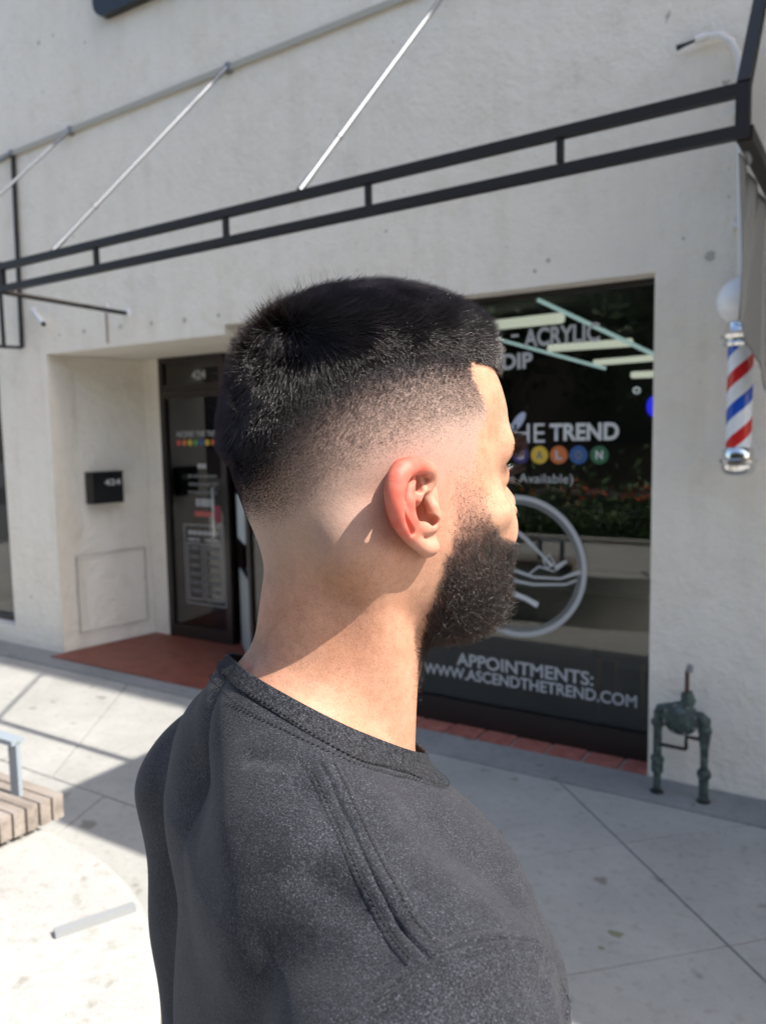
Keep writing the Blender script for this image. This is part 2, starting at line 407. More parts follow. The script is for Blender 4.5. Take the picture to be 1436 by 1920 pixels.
cols = {'S': (.045, .03, .14), 'A': (.62, .42, .04), 'L': (.55, .15, .04), 'O': (.03, .10, .27), 'N': (.03, .13, .06)}
for ch, px in (('S', 976), ('A', 1011), ('L', 1047), ('O', 1084), ('N', 1123)):
    x, z = XZ(px, 853); mm = mat('sticker_' + ch.lower(), cols[ch], .6)
    d = disc('logo_disc', x, z, .046, .046, YL, win, mm)
    letter('letter', ch, x - .018, z - .022, x + .018, z + .022, YL - .0008, win, 'white_print' if ch in 'SN' else ('thin_print' if ch in 'AO' else 'dim_print'), .03)
put('Entrance Available)', 880, 1074, 888, 910, 'dim_print', .0)
put('APPOINTMENTS:', 856, 1112, 1242, 1267, 'dim_print', .02); put('WWW.ASCENDTHETREND.COM', 795, 1194, 1273, 1295, 'dim_print', .02)
cxz = XZ(968, 1062); RR = (XZ(968, 930)[1] - XZ(968, 1195)[1]) / 2
disc('logo_ring', cxz[0], cxz[1], RR, RR, YL, win, 'dim_print', 72, 0, .93); disc('logo_ring', cxz[0], cxz[1], RR * .915, RR * .915, YL, win, 'thin_print', 72, 0, .955)
def PX(l): return [XZ(*p) for p in l]
stroke('logo_scissors', PX([(955, 985), (985, 1010), (1010, 1035), (1035, 1062)]), [.02, .022, .014, .02], YL, win, 'dim_print')
stroke('logo_scissors', PX([(1018, 1050), (1030, 1040), (1040, 1056), (1024, 1066), (1018, 1050)]), .01, YL - .0006, win, 'dim_print')
stroke('logo_brush', PX([(960, 1068), (1000, 1082), (1050, 1085), (1088, 1072)]), [.02, .014, .012, .02], YL - .0006, win, 'dim_print')
stroke('logo_brush', PX([(960, 1088), (1000, 1096), (1060, 1096), (1085, 1086)]), [.018, .014, .012, .01], YL, win, 'dim_print')
stroke('logo_brush', PX([(1040, 1066), (1062, 1052)]), [.03, .012], YL, win, 'dim_print')
stroke('logo_comb', PX([(955, 1110), (985, 1122), (1008, 1135)]), [.028, .026, .03], YL, win, 'white_print')
stroke('logo_brush', PX([(990, 1078), (1010, 1062), (1040, 1072)]), [.008, .01, .008], YL - .001, win, 'dim_print')
xx, zz = XZ(971, 791); disc('nail_sticker', xx, zz, .060, .024, YL, win, mat('pale_blue_vinyl', (.45, .50, .62), .5), 24, math.radians(52))
# door lettering
YD = 4.5205
def dput(body, cx_, z, h, wd, m='dim_print', bold=.01): return letter('lettering', body, cx_ - wd / 2, z - h / 2, cx_ + wd / 2, z + h / 2, YD, door, m, bold)
xc = -4.56
letter('lettering', '424', -4.62, 2.10, -4.47, 2.17, YD, tr, 'dim_print', .02)
dput('ASCEND THE TREND', xc - .01, 1.675, .045, .50)
for i, cc in enumerate([(.55, .10, .08), (.6, .2, .05), (.62, .45, .05), (.1, .3, .1), (.04, .1, .3), (.6, .42, .05), (.55, .15, .05), (.5, .06, .06)]):
    disc('logo_disc', -4.795 + i * .063, 1.606, .025, .025, YD, door, mat('door_dot', cc, .6), 16)
def lines(n, x0, x1, z0, dz, h, m):           # small print, too small to read
    for r in range(n):
        x = x0 + random.uniform(0, .06) * (x1 - x0); e = x1 - random.uniform(0, .06) * (x1 - x0); b = MB()
        while x < e:
            l = random.uniform(.012, .05); z = z0 - r * dz
            b.box((x, YD - .0004, z - h / 2), (min(x + l, e), YD, z + h / 2)); x += l + random.uniform(.006, .012)
        b.build('small_print', M[m], door)
lines(1, -4.60, -4.50, 1.42, .05, .035, 'dim_print'); lines(3, -4.72, -4.39, 1.34, .065, .022, 'thin_print')
lines(1, -4.63, -4.46, 1.13, .05, .06, 'dim_print')
MB().box((-4.65, YD - .0004, 1.02), (-4.46, YD, 1.06)).build('red_sticker', mat('red_vinyl', (.45, .10, .09), .6), door)
MB().box((-4.43, YD - .0004, .98), (-4.37, YD, 1.11)).build('red_sticker', mat('dark_red_vinyl', (.30, .03, .06), .6), door)
for (x0, x1, z0, z1) in ((-4.78, -4.345, .30, .95), (-4.75, -4.585, .34, .80), (-4.555, -4.375, .34, .80)):
    b = MB(); t = .006
    b.box((x0, YD - .0004, z0), (x1, YD, z0 + t)); b.box((x0, YD - .0004, z1 - t), (x1, YD, z1)); b.box((x0, YD - .0004, z0 + t), (x0 + t, YD, z1 - t)); b.box((x1 - t, YD - .0004, z0 + t), (x1, YD, z1 - t))
    b.build('hours_panel_outline', M['dim_print'], door)
lines(1, -4.74, -4.38, .885, .05, .03, 'dim_print'); lines(1, -4.74, -4.60, .83, .05, .018, 'dim_print'); lines(1, -4.55, -4.38, .83, .05, .018, 'dim_print')
lines(6, -4.72, -4.61, .76, .07, .028, 'thin_print'); lines(6, -4.53, -4.40, .76, .07, .028, 'thin_print')
# poster lettering on the return window panel
def onret(t, z, off): p = a.lerp(b2, t); return Vector((p.x - .05 * off, p.y - .06 * off, z))

# black sign high on the wall
sg = MB(); c0 = (-4.50, 4.40); r = .10; pts = []
for (cx_, cz_, a0) in ((-1.4, 5.15, 0), (-4.40, 5.15, 90), (-4.40, 4.50, 180), (-1.4, 4.50, 270)):
    for q in range(7):
        t = math.radians(a0 + q * 15); pts.append((cx_ + r * math.cos(t), cz_ + r * math.sin(t)))
sg.prism(pts, 0, .06)
for v in sg.b.verts: v.co = Vector((v.co.x, YW - .002 - v.co.z, v.co.y))
o = recentre(sg.build('wall_sign', M['black'])); tag(o, 'black rounded sign panel high on the wall at the top edge of the photo', 'sign')

# ------------------------------------------------------------------ inside the salon
def lamp_tube(p0, p1, r, m, label):
    t = MB().tube([p0, p1], r, 10).build('ceiling_light', m, None, True); recentre(t); tag(t, label, 'ceiling light', 'light tubes inside the salon'); return t
cool = emis('cool_tube', (.62, .85, .86), .62); warm = emis('warm_tube', (.92, .92, .78), .72)
def A(px, py, y): return tuple(atY(px, py, y))
lamp_tube(A(1008, 562, 5.0), A(1232, 668, 5.0), .0125, cool, 'long cool white light tube slanting down to the right behind the upper window')
lamp_tube(A(925, 634, 5.2), A(1135, 691, 5.2), .0105, cool, 'shorter cool white light tube slanting just above the word DIP')
lamp_tube(A(905, 612, 7.4), A(1052, 596, 7.0), .050, warm, 'wide warm light strip at the upper left of the window, behind the head')
lamp_tube(A(1030, 653, 7.2), A(1182, 642, 6.9), .036, warm, 'warm light strip right below the word ACRYLIC')
lamp_tube(A(1115, 680, 8.2), A(1236, 670, 7.8), .032, warm, 'lower warm light strip by the right edge of the window')
lamp_tube(A(1185, 703, 8.6), A(1236, 701, 8.5), .036, warm, 'short lowest warm light strip by the right edge of the window')
b = MB(); c = A(1193, 732, 6.5); b.tube([(c[0] + .024 * math.cos(t), c[1], c[2] + .022 * math.sin(t)) for t in np.linspace(0, 2 * math.pi, 21)], .006, 8)
o = recentre(b.build('ring_light', emis('ring_white', (.8, .85, .9), .7), None, True)); tag(o, 'tiny glowing white ring lamp deep inside the salon', 'lamp')
b = MB(); c = A(1226, 762, 6.8); b.lathe([(.001, -.09), (.03, -.078), (.055, -.045), (.062, 0), (.055, .045), (.03, .078), (.001, .09)], c, 20)
o = recentre(b.build('neon_lamp', emis('blue_glow', (.02, .02, 1.0), 1.0), None, True)); tag(o, 'deep blue glowing lamp at the right edge of the window', 'lamp')
# pale counter added to stand in for the bench and pavement reflected there
ct = empty('reflection_counter', (-2.2, 5.3, .06)); tag(ct, 'pale topped counter standing in for reflections in the shop window', 'counter')
MB().box((-3.3, 5.1, .56), (-1.2, 5.7, .60), .006).build('counter_top', mat('counter_white', (.50, .51, .48), .5), ct)
MB().box((-3.25, 5.16, .062), (-1.25, 5.66, .56)).build('counter_front', mat('counter_grey', (.20, .20, .185), .7), ct)
gold = mat('gold_metal', (.45, .28, .05), .35, .6)
cc = empty('stool', (-1.18, 4.25, .06)); tag(cc, 'black stool with golden legs just inside the window', 'stool')
p0 = atY(1121, 1368, 4.15); p1 = atY(1203, 1385, 4.15)
for (x, y) in ((p0[0], 4.15), (p1[0], 4.15), (p0[0] + .02, 4.42), (p1[0] + .02, 4.42)):
    MB().bar((x, y, .06), (x, y, .42), .020).build('leg', gold, cc)
MB().box((p0[0] - .03, 4.12, .421), (p1[0] + .05, 4.46, .50), .012).build('seat', M['black'], cc)

# ------------------------------------------------------------------ awning frame
YR = 2.72
aw = empty('bare_awning', (-2.3, 3.72, 2.5)); tag(aw, 'black steel awning frame without cloth with silver rods up to the wall', 'awning frame')
def rail(pa, pb, wd): MB().bar(tuple(atY(*pa, YR)), tuple(atY(*pb, YR)), wd).build('rail', M['black_metal'], aw)
rail((2, 501), (1392, 168), .036); rail((2, 543), (1392, 247), .036)
for (x, ya, yb) in ((180, 461, 500), (423, 402, 445), (690, 338, 386), (1050, 255, 305)):
    p, q = atY(x, ya, YR), atY(x, yb, YR); MB().bar((p[0], YR, p[2]), (p[0], YR, q[2]), .022).build('upright', M['black_metal'], aw)
p, q = atY(1394, 158, YR), atY(1394, 262, YR); MB().bar((p[0], YR, p[2]), (p[0], YR, q[2]), .040).build('upright', M['black_metal'], aw)
p, q = atY(3, 492, YR), atY(3, 552, YR); MB().bar((p[0], YR, p[2]), (p[0], YR, q[2]), .030).build('upright', M['black_metal'], aw)
# wall track
l0 = atY(-60, 322, YW - .012); l1 = atY(830, -32, YW - .012); d = (l1 - l0); l1 = l0 + d * 1.5
MB().bar(tuple(l0), tuple(l1), .022, .034).build('wall_track', mat('painted_track', (.42, .40, .34), .7), aw)
def tz(x): t = (x - l0[0]) / (l1[0] - l0[0]); return l0[2] + t * (l1[2] - l0[2])
dx = atY(426, 138, YW - .03)[0] - atY(100, 476, YR)[0]
for (px, py) in ((100, 476), (562, 365), (-190, 546), (-420, 601)):
    q = atY(px, py, YR); q[2] += .016
    if px == 562:      # the rod's line passes the top edge of the photo at x = 825
        e1 = wr(825, 0); t_ = np.linspace(2.0, 5.0, 4000); x1 = None
        nrm = np.cross(np.array(q) - CAM, e1); xs_ = np.linspace(q[0] - .6, q[0] + 1.2, 2000); val = [abs(np.dot(nrm, np.array([x_, YW - .035, tz(x_) - .01]) - CAM)) for x_ in xs_]; x1 = float(xs_[int(np.argmin(val))])
    elif px == -190: x1 = atY(130, 248, YW - .03)[0]
    elif px == -420: x1 = atY(20, 292, YW - .03)[0]
    else: x1 = q[0] + dx
    e = Vector((x1, YW - .035, tz(x1) - .01)); qv = Vector(q); br = MB().tube([qv, e], .0110, 12).build('brace_rod', M['silver'], aw, True)
    dd = (e - qv).normalized(); MB().tube([qv, qv + dd * .10], .0140, 12).build('rod_end', M['silver'], br, True); MB().tube([e - dd * .08, e], .0140, 12).build('rod_end', M['silver'], br, True)
    MB().tube([qv + dd * .34, qv + dd * .36], .0145, 12).build('rod_clamp', M['silver'], br, True)
    MB().box((x1 - .02, YW - .03, tz(x1) - .03), (x1 + .02, YW - .001, tz(x1) + .025), .003).build('wall_bracket', M['silver'], aw)
# side bars
s0 = atY(2, 547, YR); s1 = atY(240, 588, YW)
MB().tube([s0, s1], .014).build('side_bar', M['black_metal'], aw, True)
fl_ = MB().lathe([(.035, 0), (.03, .01), (.012, .02)], (0, 0, 0), 16).build('wall_flange', M['white_paint'], aw, True)
for v in fl_.data.vertices: v.co = Vector((s1[0] + v.co.x, YW - v.co.z, s1[2] + v.co.y))
c0 = atY(1394, 160, YR); c1 = atY(1427, -5, YW - .03)
MB().bar(tuple(c0), (c0[0] + .01, YW - .03, 3.93), .038).build('side_bar', M['black_metal'], aw)
c2 = atY(1396, 250, YR); MB().bar(tuple(c2), (c2[0] + .005, YW - .005, c2[2] - .01), .045).build('side_bar', M['black_metal'], aw)
c3 = atY(1398, 285, YR + .10); MB().tube([(c3[0], c3[1] + t * .1, c3[2] + .02 * math.sin(t * 9)) for t in np.linspace(0, 1, 9)], .010, 8).build('tie_wrap', M['silver'], aw, True)

nb = empty('neighbouring_awning', (-5.6, 3.7, 2.34)); tag(nb, 'thin black side frame of the next awning at the left edge of the photo', 'awning frame')
wp0 = atY(25, 292, 3.695); wp1 = atY(42, 652, 3.695)
MB().bar(tuple(wp0), tuple(wp1), .024).build('wall_post', M['black_metal'], nb)
yy = 3.56; q0 = atY(2, 500, yy); q1 = atY(8, 650, yy)
MB().bar((q1[0], yy, q1[2] + .55), tuple(q1), .022).build('front_post', M['black_metal'], nb)
MB().bar(tuple(wp1), (q1[0] - .25, yy - .3, q1[2] + .02), .022).build('bottom_bar', M['black_metal'], nb)

# small things fixed to the wall
cv = empty('security_camera', tuple(atY(62, 582, YW))); tag(cv, 'small white bullet camera fixed to the wall left of the doorway', 'camera')
u0 = Vector(atY(60, 580, YW - .02)); u1 = Vector(atY(82, 607, YW - .10))
MB().tube([u0, u0.lerp(u1, .35), u1], [.010, .016, .020], 16).build('camera_body', M['white_paint'], cv, True)
MB().tube([u1, u1 + (u1 - u0).normalized() * .012], [.017, .016], 16).build('lens', M['black'], cv, True)
MB().tube([u0 + Vector((0, .02, .0)), u0], .02, 12).build('mount', M['white_paint'], cv, True)
k0 = Vector(atY(199, 579, 3.55)); cl = empty('hanging_chain', tuple(k0)); tag(cl, 'short rusty chain hanging from a white clip on the thin side bar', 'chain')
b = MB(); b.tube([(k0.x + .018 * math.cos(t), k0.y, k0.z + .026 * math.sin(t)) for t in np.linspace(0, 2 * math.pi, 15)], .009, 8); b.build('clip', M['white_paint'], cl, True)
lk = mat('dull_chain', (.30, .24, .18), .6, .5)
for i in range(9):
    z = k0.z - .035 - i * .022; t = MB()
    t.tube([(k0.x + .002 + (.009 * math.cos(a_) if i % 2 else 0), k0.y + (0 if i % 2 else .009 * math.cos(a_)), z + .014 * math.sin(a_)) for a_ in np.linspace(0, 2 * math.pi, 9)], .0038, 6)
    t.build('chain_link', lk, cl, True)
# conduit
cn = empty('wall_conduit', tuple(atY(1385, 520, YW))); tag(cn, 'bent white conduit with a cable stub on the wall at upper right', 'conduit')
yc = YW - .03; path = [atY(x, y, yc) for (x, y) in ((1390, 560), (1388, 300), (1386, 130), (1382, 100), (1370, 78), (1350, 66), (1325, 68))]
MB().tube(path, .014, 12).build('pipe', M['white_paint'], cn, True)
e0 = atY(1325, 68, yc); e1 = atY(1302, 76, yc - .01); MB().tube([e0, e1], .019, 12).build('coupling', M['white_paint'], cn, True)
MB().tube([e1, atY(1285, 83, yc - .01), atY(1269, 90, yc)], [.006, .007, .012], 10).build('cable_stub', M['black'], cn, True)
for (x, y) in ((1386, 205), (1386, 420)):
    pp = atY(x, y, yc); MB().box((pp[0] - .03, yc - .003, pp[2] - .012), (pp[0] + .03, yc + .029, pp[2] + .012), .003).build('pipe_strap', M['white_paint'], cn)
# hanging vinyl
hv = []; n1, n2 = 26, 14; xh = c2[0] - .012
for i in range(n1 + 1):
    for j in range(n2 + 1):
        s, t = i / n1, j / n2; y = YR + .05 + t * .75; ztop = 2.50; zb = 1.99 - .16 * t + .05 * math.sin(t * 5)
        z = ztop + (zb - ztop) * s; hv.append((xh - .012 + .016 * math.sin(t * 7 + s * 2.2) * s + .006 * math.sin(t * 17 + s * 3), y, z))
hf = [(i * (n2 + 1) + j, i * (n2 + 1) + j + 1, (i + 1) * (n2 + 1) + j + 1, (i + 1) * (n2 + 1) + j) for i in range(n1) for j in range(n2)]
me = bpy.data.meshes.new('hanging_banner'); me.from_pydata(hv, [], hf); me.update()
o = link_mesh('hanging_banner', me, mat('grey_vinyl_sheet', (.20, .195, .185), .22, spec=.6), None, True); recentre(o)
sm = o.modifiers.new('thickness', 'SOLIDIFY'); sm.thickness = .003; tag(o, 'dark grey wrinkled vinyl sheet hanging from the awning at the right edge', 'banner')

# ------------------------------------------------------------------ barber pole
bx, by = -.508, 3.56
bp = empty('barber_pole', (bx, YW, 1.45)); tag(bp, 'wall-mounted barber pole with red, white and blue stripes under a white globe', 'barber pole')
z0, z1, R0 = 1.56, 1.975, .050
nu, nv = 48, 60; V = []; F = []; mi = []
for j in range(nv + 1):
    for i in range(nu):
        a_ = 2 * math.pi * i / nu + j / nv * (z1 - z0) / .265 * 2 * math.pi * 1.0
        V.append((bx + R0 * math.cos(a_), by + R0 * math.sin(a_), z0 + (z1 - z0) * j / nv))
for j in range(nv):
    for i in range(nu):
        F.append((j * nu + i, j * nu + (i + 1) % nu, (j + 1) * nu + (i + 1) % nu, (j + 1) * nu + i)); q = (i / nu * 4 + 2.15) % 4
        mi.append(1 if q < .95 else (0 if q < 2 else (2 if q < 2.95 else 0)))
me = bpy.data.meshes.new('striped_cylinder'); me.from_pydata(V, [], F); me.update()
for mm in (mat('stripe_white', (.80, .82, .84), .12), mat('stripe_red', (.60, .028, .03), .12), mat('stripe_blue', (.02, .09, .50), .12)): me.materials.append(mm)
me.polygons.foreach_set('material_index', mi); link_mesh('striped_cylinder', me, None, bp, True)
MB().lathe([(.001, -.094), (.034, -.088), (.066, -.064), (.086, -.034), (.094, 0), (.086, .034), (.066, .066), (.034, .088), (.001, .094)], (bx - .006, by, 2.158), 36).build('globe', mat('milk_glass', (.93, .94, .95), .12), bp, True)
MB().lathe([(.050, 0), (.066, .004), (.070, .016), (.064, .030), (.076, .036), (.080, .050), (.066, .058), (.056, .082), (.054, .100)], (bx, by, 1.972), 36).build('top_cap', M['chrome'], bp, True)
MB().lathe([(.001, -.118), (.030, -.117), (.054, -.108), (.066, -.090), (.066, -.066), (.074, -.060), (.074, -.048), (.060, -.042), (.060, -.012), (.052, .002)], (bx, by, 1.562), 36).build('bottom_cap', M['chrome'], bp, True)
for z in (1.515, 2.01): MB().box((bx - .022, by + .045, z - .02), (bx + .022, YW - .001, z + .02), .003).build('wall_bracket', M['chrome'], bp)

# ------------------------------------------------------------------ gas regulator
ym = 3.565
gm = empty('gas_regulator', (-.72, ym, 0)); tag(gm, 'weathered green gas regulator on two pipes standing against the wall', 'gas regulator')
def Q(px, py, dy=0): return tuple(atY(px, py, ym + dy))
xl = atY(1232, 1400, ym)[0]; xr = atY(1320, 1400, ym)[0]; zt = .385
MB().tube([(xl, ym, .004), (xl, ym, .10), (xl, ym, .102), (xl, ym, .16), (xl, ym, .162), (xl, ym, zt)], [.017, .017, .026, .026, .019, .019], 14).build('pipe', M['pipe'], gm, True)
MB().tube([(xr, ym, .004), (xr, ym, .11), (xr, ym, .112), (xr, ym, .15), (xr, ym, .152), (xr, ym, .24), (xr, ym, .30), (xr, ym, zt - .04)], [.021, .021, .025, .025, .016, .018, .026, .024], 14).build('pipe', M['pipe'], gm, True)
for (x, zz_) in ((xl, .16), (xr, .13), (xl, .33), (xr, .33)):
    MB().lathe([(.027, -.014), (.030, -.010), (.030, .010), (.027, .014)], (x, ym, zz_), 6).build('union_nut', M['pipe'], gm)
MB().tube([(xl, ym, zt - .03), (xl + .01, ym, zt + .01), (xl + .05, ym, zt + .022), (xl + .10, ym, zt + .02)], [.021, .024, .024, .020], 12).build('elbow', M['pipe'], gm, True)
MB().tube([(xr, ym, zt - .05), (xr, ym, zt - .015), (xr - .02, ym, zt + .0), (xr - .07, ym, zt)], [.023, .027, .026, .020], 12).build('elbow', M['pipe'], gm, True)
cx_, cz_ = (xl + xr) / 2 + .0, zt - .015
b = MB(); b.lathe([(.020, -.045), (.050, -.040), (.074, -.016), (.078, -.012), (.078, .008), (.060, .018), (.035, .034), (.018, .040)], (0, 0, 0), 28)
for v in b.b.verts: v.co = Vector((cx_ + v.co.x, ym - .01 - v.co.z, cz_ + v.co.y * .95))
rd = b.build('regulator_body', M['pipe'], gm, True)
for i in range(8):
    t = i * math.pi / 4 + .3; b = MB(); b.lathe([(.0065, -.008), (.0065, .008)], (0, 0, 0), 6)
    for v in b.b.verts: v.co = Vector((cx_ + .068 * math.cos(t) + v.co.x, ym - .028 - v.co.z, cz_ + .065 * math.sin(t) + v.co.y))
    b.build('bolt', M['silver'], rd)
MB().tube([(cx_ + .015, ym, cz_ + .05), (cx_ + .03, ym, cz_ + .085), (cx_ + .02, ym, cz_ + .12)], [.030, .032, .024], 14).build('bonnet', M['pipe'], gm, True)
MB().tube([(cx_ + .022, ym, cz_ + .115), (cx_ + .022, ym, cz_ + .21), (cx_ + .030, ym, cz_ + .222)], [.010, .010, .013], 12).build('vent_pipe', M['rust'], gm, True)
MB().tube([(cx_ + .030, ym, cz_ + .212), (cx_ + .034, ym, cz_ + .236), (cx_ + .022, ym, cz_ + .24)], [.015, .015, .010], 12).build('vent_cap', M['silver'], gm, True)
MB().tube([(xl, ym - .01, .235), (cx_ + .02, ym - .01, .232), (cx_ + .025, ym - .01, .24), (cx_ + .025, ym - .01, .29), (xr, ym - .01, .288)], .009, 10).build('bypass_pipe', M['black_metal'], gm, True)
for x in (xl, xr): MB().lathe([(.030, 0), (.028, .008), (.018, .012)], (x, ym, .004), 16).build('pipe_foot', M['black'], gm, True)

# ------------------------------------------------------------------ letter box
lb = empty('letter_box', rev(4.09, 1.15)); tag(lb, 'black metal letter box numbered 424 on the wall beside the doorway', 'letter box')
b = MB(); y0, y1 = 3.965, 4.215; off = .09
pr_ = [rev(y0, 0, .002)[:2], rev(y1, 0, .002)[:2], rev(y1, 0, off)[:2], rev(y0, 0, off)[:2]]
b.prism(pr_, 1.145, 1.385, .006); b.build('box_body', M['black'], lb)
MB().prism([rev(y0 - .004, 0, .002)[:2], rev(y1 + .004, 0, .002)[:2], rev(y1 + .004, 0, off + .006)[:2], rev(y0 - .004, 0, off + .006)[:2]], 1.3855, 1.395).build('lid', M['black'], lb)
me = text_mesh('424', .02); n = len(me.vertices); co = np.empty(n * 3, 'f'); me.vertices.foreach_get('co', co); co = co.reshape(-1, 3); lo = co.min(0); hi = co.max(0)
u = (co[:, 0] - lo[0]) / (hi[0] - lo[0]); v = (co[:, 1] - lo[1]) / (hi[1] - lo[1])
q = np.array([rev(4.06 + uu * .135, 1.285 + vv * .048, off + .001) for uu, vv in zip(u, v)], 'f'); me.vertices.foreach_set('co', q.ravel()); me.update(); link_mesh('lettering', me, M['white_print'], lb)

# ------------------------------------------------------------------ round concrete seat with bench
rs = empty('round_concrete_platform', (-2.10, .22, 0)); tag(rs, 'large round white concrete platform in the sun at lower left', 'platform')
MB().lathe([(1.19, .001), (1.19, .43), (1.193, .438), (1.183, .449), (1.17, .4515), (.02, .4515)], (-2.10, .22, 0), 128).build('drum', M['white_concrete'], rs, True)
s_a = atZ(103, 1752, .458); s_b = atZ(254, 1701, .458)
MB().bar(tuple(s_a), tuple(s_b), .026, .020).build('steel_strip', mat('worn_zinc', (.30, .31, .31), .6, .2), rs)
bz = .545
bn = empty('slatted_bench', (-2.5, 1.25, .452)); tag(bn, 'weathered wooden slat bench with a pale metal armrest at left edge', 'bench')
pe = atZ(109, 1492, bz); pf = atZ(45, 1470, bz); dr = Vector(pe - pf); dr.z = 0; dr.normalize(); sd = Vector((dr.y, -dr.x, 0))   # sd points towards the camera side
if sd.y > 0: sd = -sd
sw = .036
for i in range(9):
    o_ = Vector(pe) + sd * (i * .0415) ; o_.z = bz; end = o_ - dr * .012 * i * .35
    tp = MB().bar(end - dr * 1.5 - Vector((0, 0, .018)), end - Vector((0, 0, .018)), sw, .036).build('slat', M['wood'], bn)
    MB().bar(end - dr * .018 + Vector((0, 0, -.0365)), end - dr * .018 + Vector((0, 0, bz * -1 + .470)), sw, .034, up=tuple(dr)).build('end_slat', M['wood'], bn)
for k in (.12, .9): MB().bar(Vector(pe) - dr * k + sd * -.01 - Vector((0, 0, .062)), Vector(pe) - dr * k + sd * .36 - Vector((0, 0, .062)), .04, .045).build('support', M['black_metal'], bn)
q1 = atZ(33, 1490, bz); q1 = Vector(q1); hgt = .175
am = mat('pale_grey_powder_coat', (.26, .30, .33), .5)
ar = MB(); ar.bar(q1, q1 + Vector((0, 0, hgt)), .042, .014, up=tuple(sd)); q2 = q1 - dr * .20
ar.bar(q1 + Vector((0, 0, hgt + .0)) + dr * .021, q2 + Vector((0, 0, hgt)) - dr * .021, .042, .016); ar.bar(q2, q2 + Vector((0, 0, hgt - .008)), .042, .014, up=tuple(sd)); ar.build('armrest', am, bn)

# ------------------------------------------------------------------ beyond the photographer: planter, hedge, trees (seen in the glass)
pl = empty('concrete_planter', (-3.2, -.75, 0)); tag(pl, 'long white concrete planter mirrored in the shop window', 'planter')
b = MB()
for (lo, hi) in (((-6.5, -.55, 0), (-1.2, -.40, .50)), ((-6.5, -1.60, 0), (-1.2, -1.45, .50)), ((-6.5, -1.45, 0), (-6.35, -.55, .50)), ((-1.35, -1.45, 0), (-1.2, -.55, .50))): b.box(lo, hi)
b.build('planter_wall', M['white_concrete'], pl); MB().box((-6.34, -1.44, 0), (-1.36, -.56, .42)).build('soil', M['bark'], pl)
def leaves(n, fn, size, m, name, parent=None):
    P0 = np.array([fn() for _ in range(n)]); d1 = rng.normal(size=(n, 3)); d1 /= np.linalg.norm(d1, axis=1)[:, None]; d2 = np.cross(d1, rng.normal(size=(n, 3))); d2 /= np.linalg.norm(d2, axis=1)[:, None]
    s = size * rng.uniform(.6, 1.3, (n, 1)); V = np.stack([P0 - d1 * s, P0 + d2 * s * .45, P0 + d1 * s, P0 - d2 * s * .45], 1).reshape(-1, 3); F = np.arange(n * 4).reshape(-1, 4)
    return from_arrays(name, V, F, m, parent, False)
hd = leaves(9000, lambda: (random.uniform(-6.3, -1.4), random.uniform(-1.42, -.58), .42 + abs(random.gauss(0, .28)) * (1 + .5 * math.sin(random.random() * 6))), .045, M['leaf'], 'hedge')
recentre(hd); tag(hd, 'leafy green hedge growing in the white planter', 'hedge')
fl = leaves(170, lambda: (random.choice((-4.9, -4.2, -3.0, -2.2)) + random.gauss(0, .22), random.uniform(-1.3, -.65), .95 + random.gauss(0, .07)), .04, M['petal'], 'flowers')
recentre(fl); tag(fl, 'red blossoms rising above the hedge in the planter', 'flowers', kind='stuff')
def tree(x, y, h, r, label):
    t = empty('street_tree', (x, y, 0)); tag(t, label, 'tree', 'trees across the street')
    MB().tube([(x, y, -.02), (x + .05, y, h * .25), (x - .04, y + .05, h * .5), (x + .1, y, h * .8)], [.22, .17, .12, .04], 10).build('trunk', M['bark'], t, True)
    for k in range(5):
        a_ = k * 1.3; MB().tube([(x, y, h * .35), (x + r * .4 * math.cos(a_), y + r * .4 * math.sin(a_), h * .6), (x + r * .75 * math.cos(a_), y + r * .75 * math.sin(a_), h * .75)], [.09, .06, .02], 8).build('limb', M['bark'], t, True)
    cl_ = [(random.gauss(0, r * .5), random.gauss(0, r * .45), h * .62 + random.gauss(0, h * .16)) for _ in range(26)]
    def fn():
        c = random.choice(cl_); return (x + c[0] + random.gauss(0, r * .17), y + c[1] + random.gauss(0, r * .17), max(1.6, c[2] + random.gauss(0, r * .15)))
    leaves(4200, fn, .16, M['leaf_dark'], 'crown', t)
for i, x in enumerate((-11, -7.3, -3.8, -.2, 3.5, 7.5)): tree(x, -10.4 + .5 * math.sin(i * 2), 7.6 + random.uniform(-.5, 1), 2.4, 'broad dark tree across the street, ' + ('leftmost of the row', 'second from the left end of the row', 'third from the left, facing the doorway', 'fourth from the left, facing the shop window', 'fifth from the left, beside the road', 'rightmost of the row')[i])
ob = empty('street_building', (0, -14, 0)); tag(ob, 'dark brown building across the street behind the trees', 'building')
MB().box((-26, -20, -.03), (26, -14, 9)).build('wall', mat('brown_render', (.13, .10, .08), .9), ob)
for i in range(12):
    for j in range(2):
        x = -23 + i * 4; f_ = frame('window', x, x + 1.8, 1.2 + j * 4, 3.2 + j * 4, -13.998, ob, .08, .05, 'bronze')
        MB().box((x + .08, -13.996, 1.28 + j * 4), (x + 1.72, -13.99, 3.12 + j * 4)).build('pane', M['black'], f_)
# unseen canopy, added and shaped to cast the shadow on the right-hand pavement
na = empty('shade_canopy', (3, YW, 3.8)); tag(na, 'unseen dark canopy added high up to shade the right-hand pavement', 'awning')
XC = -.30; ZCAN = 2.87 * math.tan(SUN_EL); DYC = ZCAN * SUN_DIR.y / SUN_DIR.z
MB().prism([(XC, 3.66 + DYC), (XC, 2.19 + DYC), (XC + .25, 2.0 + DYC), (6, 2.0 + DYC), (6, 3.66 + DYC)], ZCAN, ZCAN + .06).build('canopy', mat('dark_cloth', (.05, .05, .06), .9), na)
for x in (.1, 3, 5.9): MB().bar((x, YW - .02, ZCAN + .5), (x, 3.4 + DYC, ZCAN + .07), .03).build('stay_rod', M['black_metal'], na)

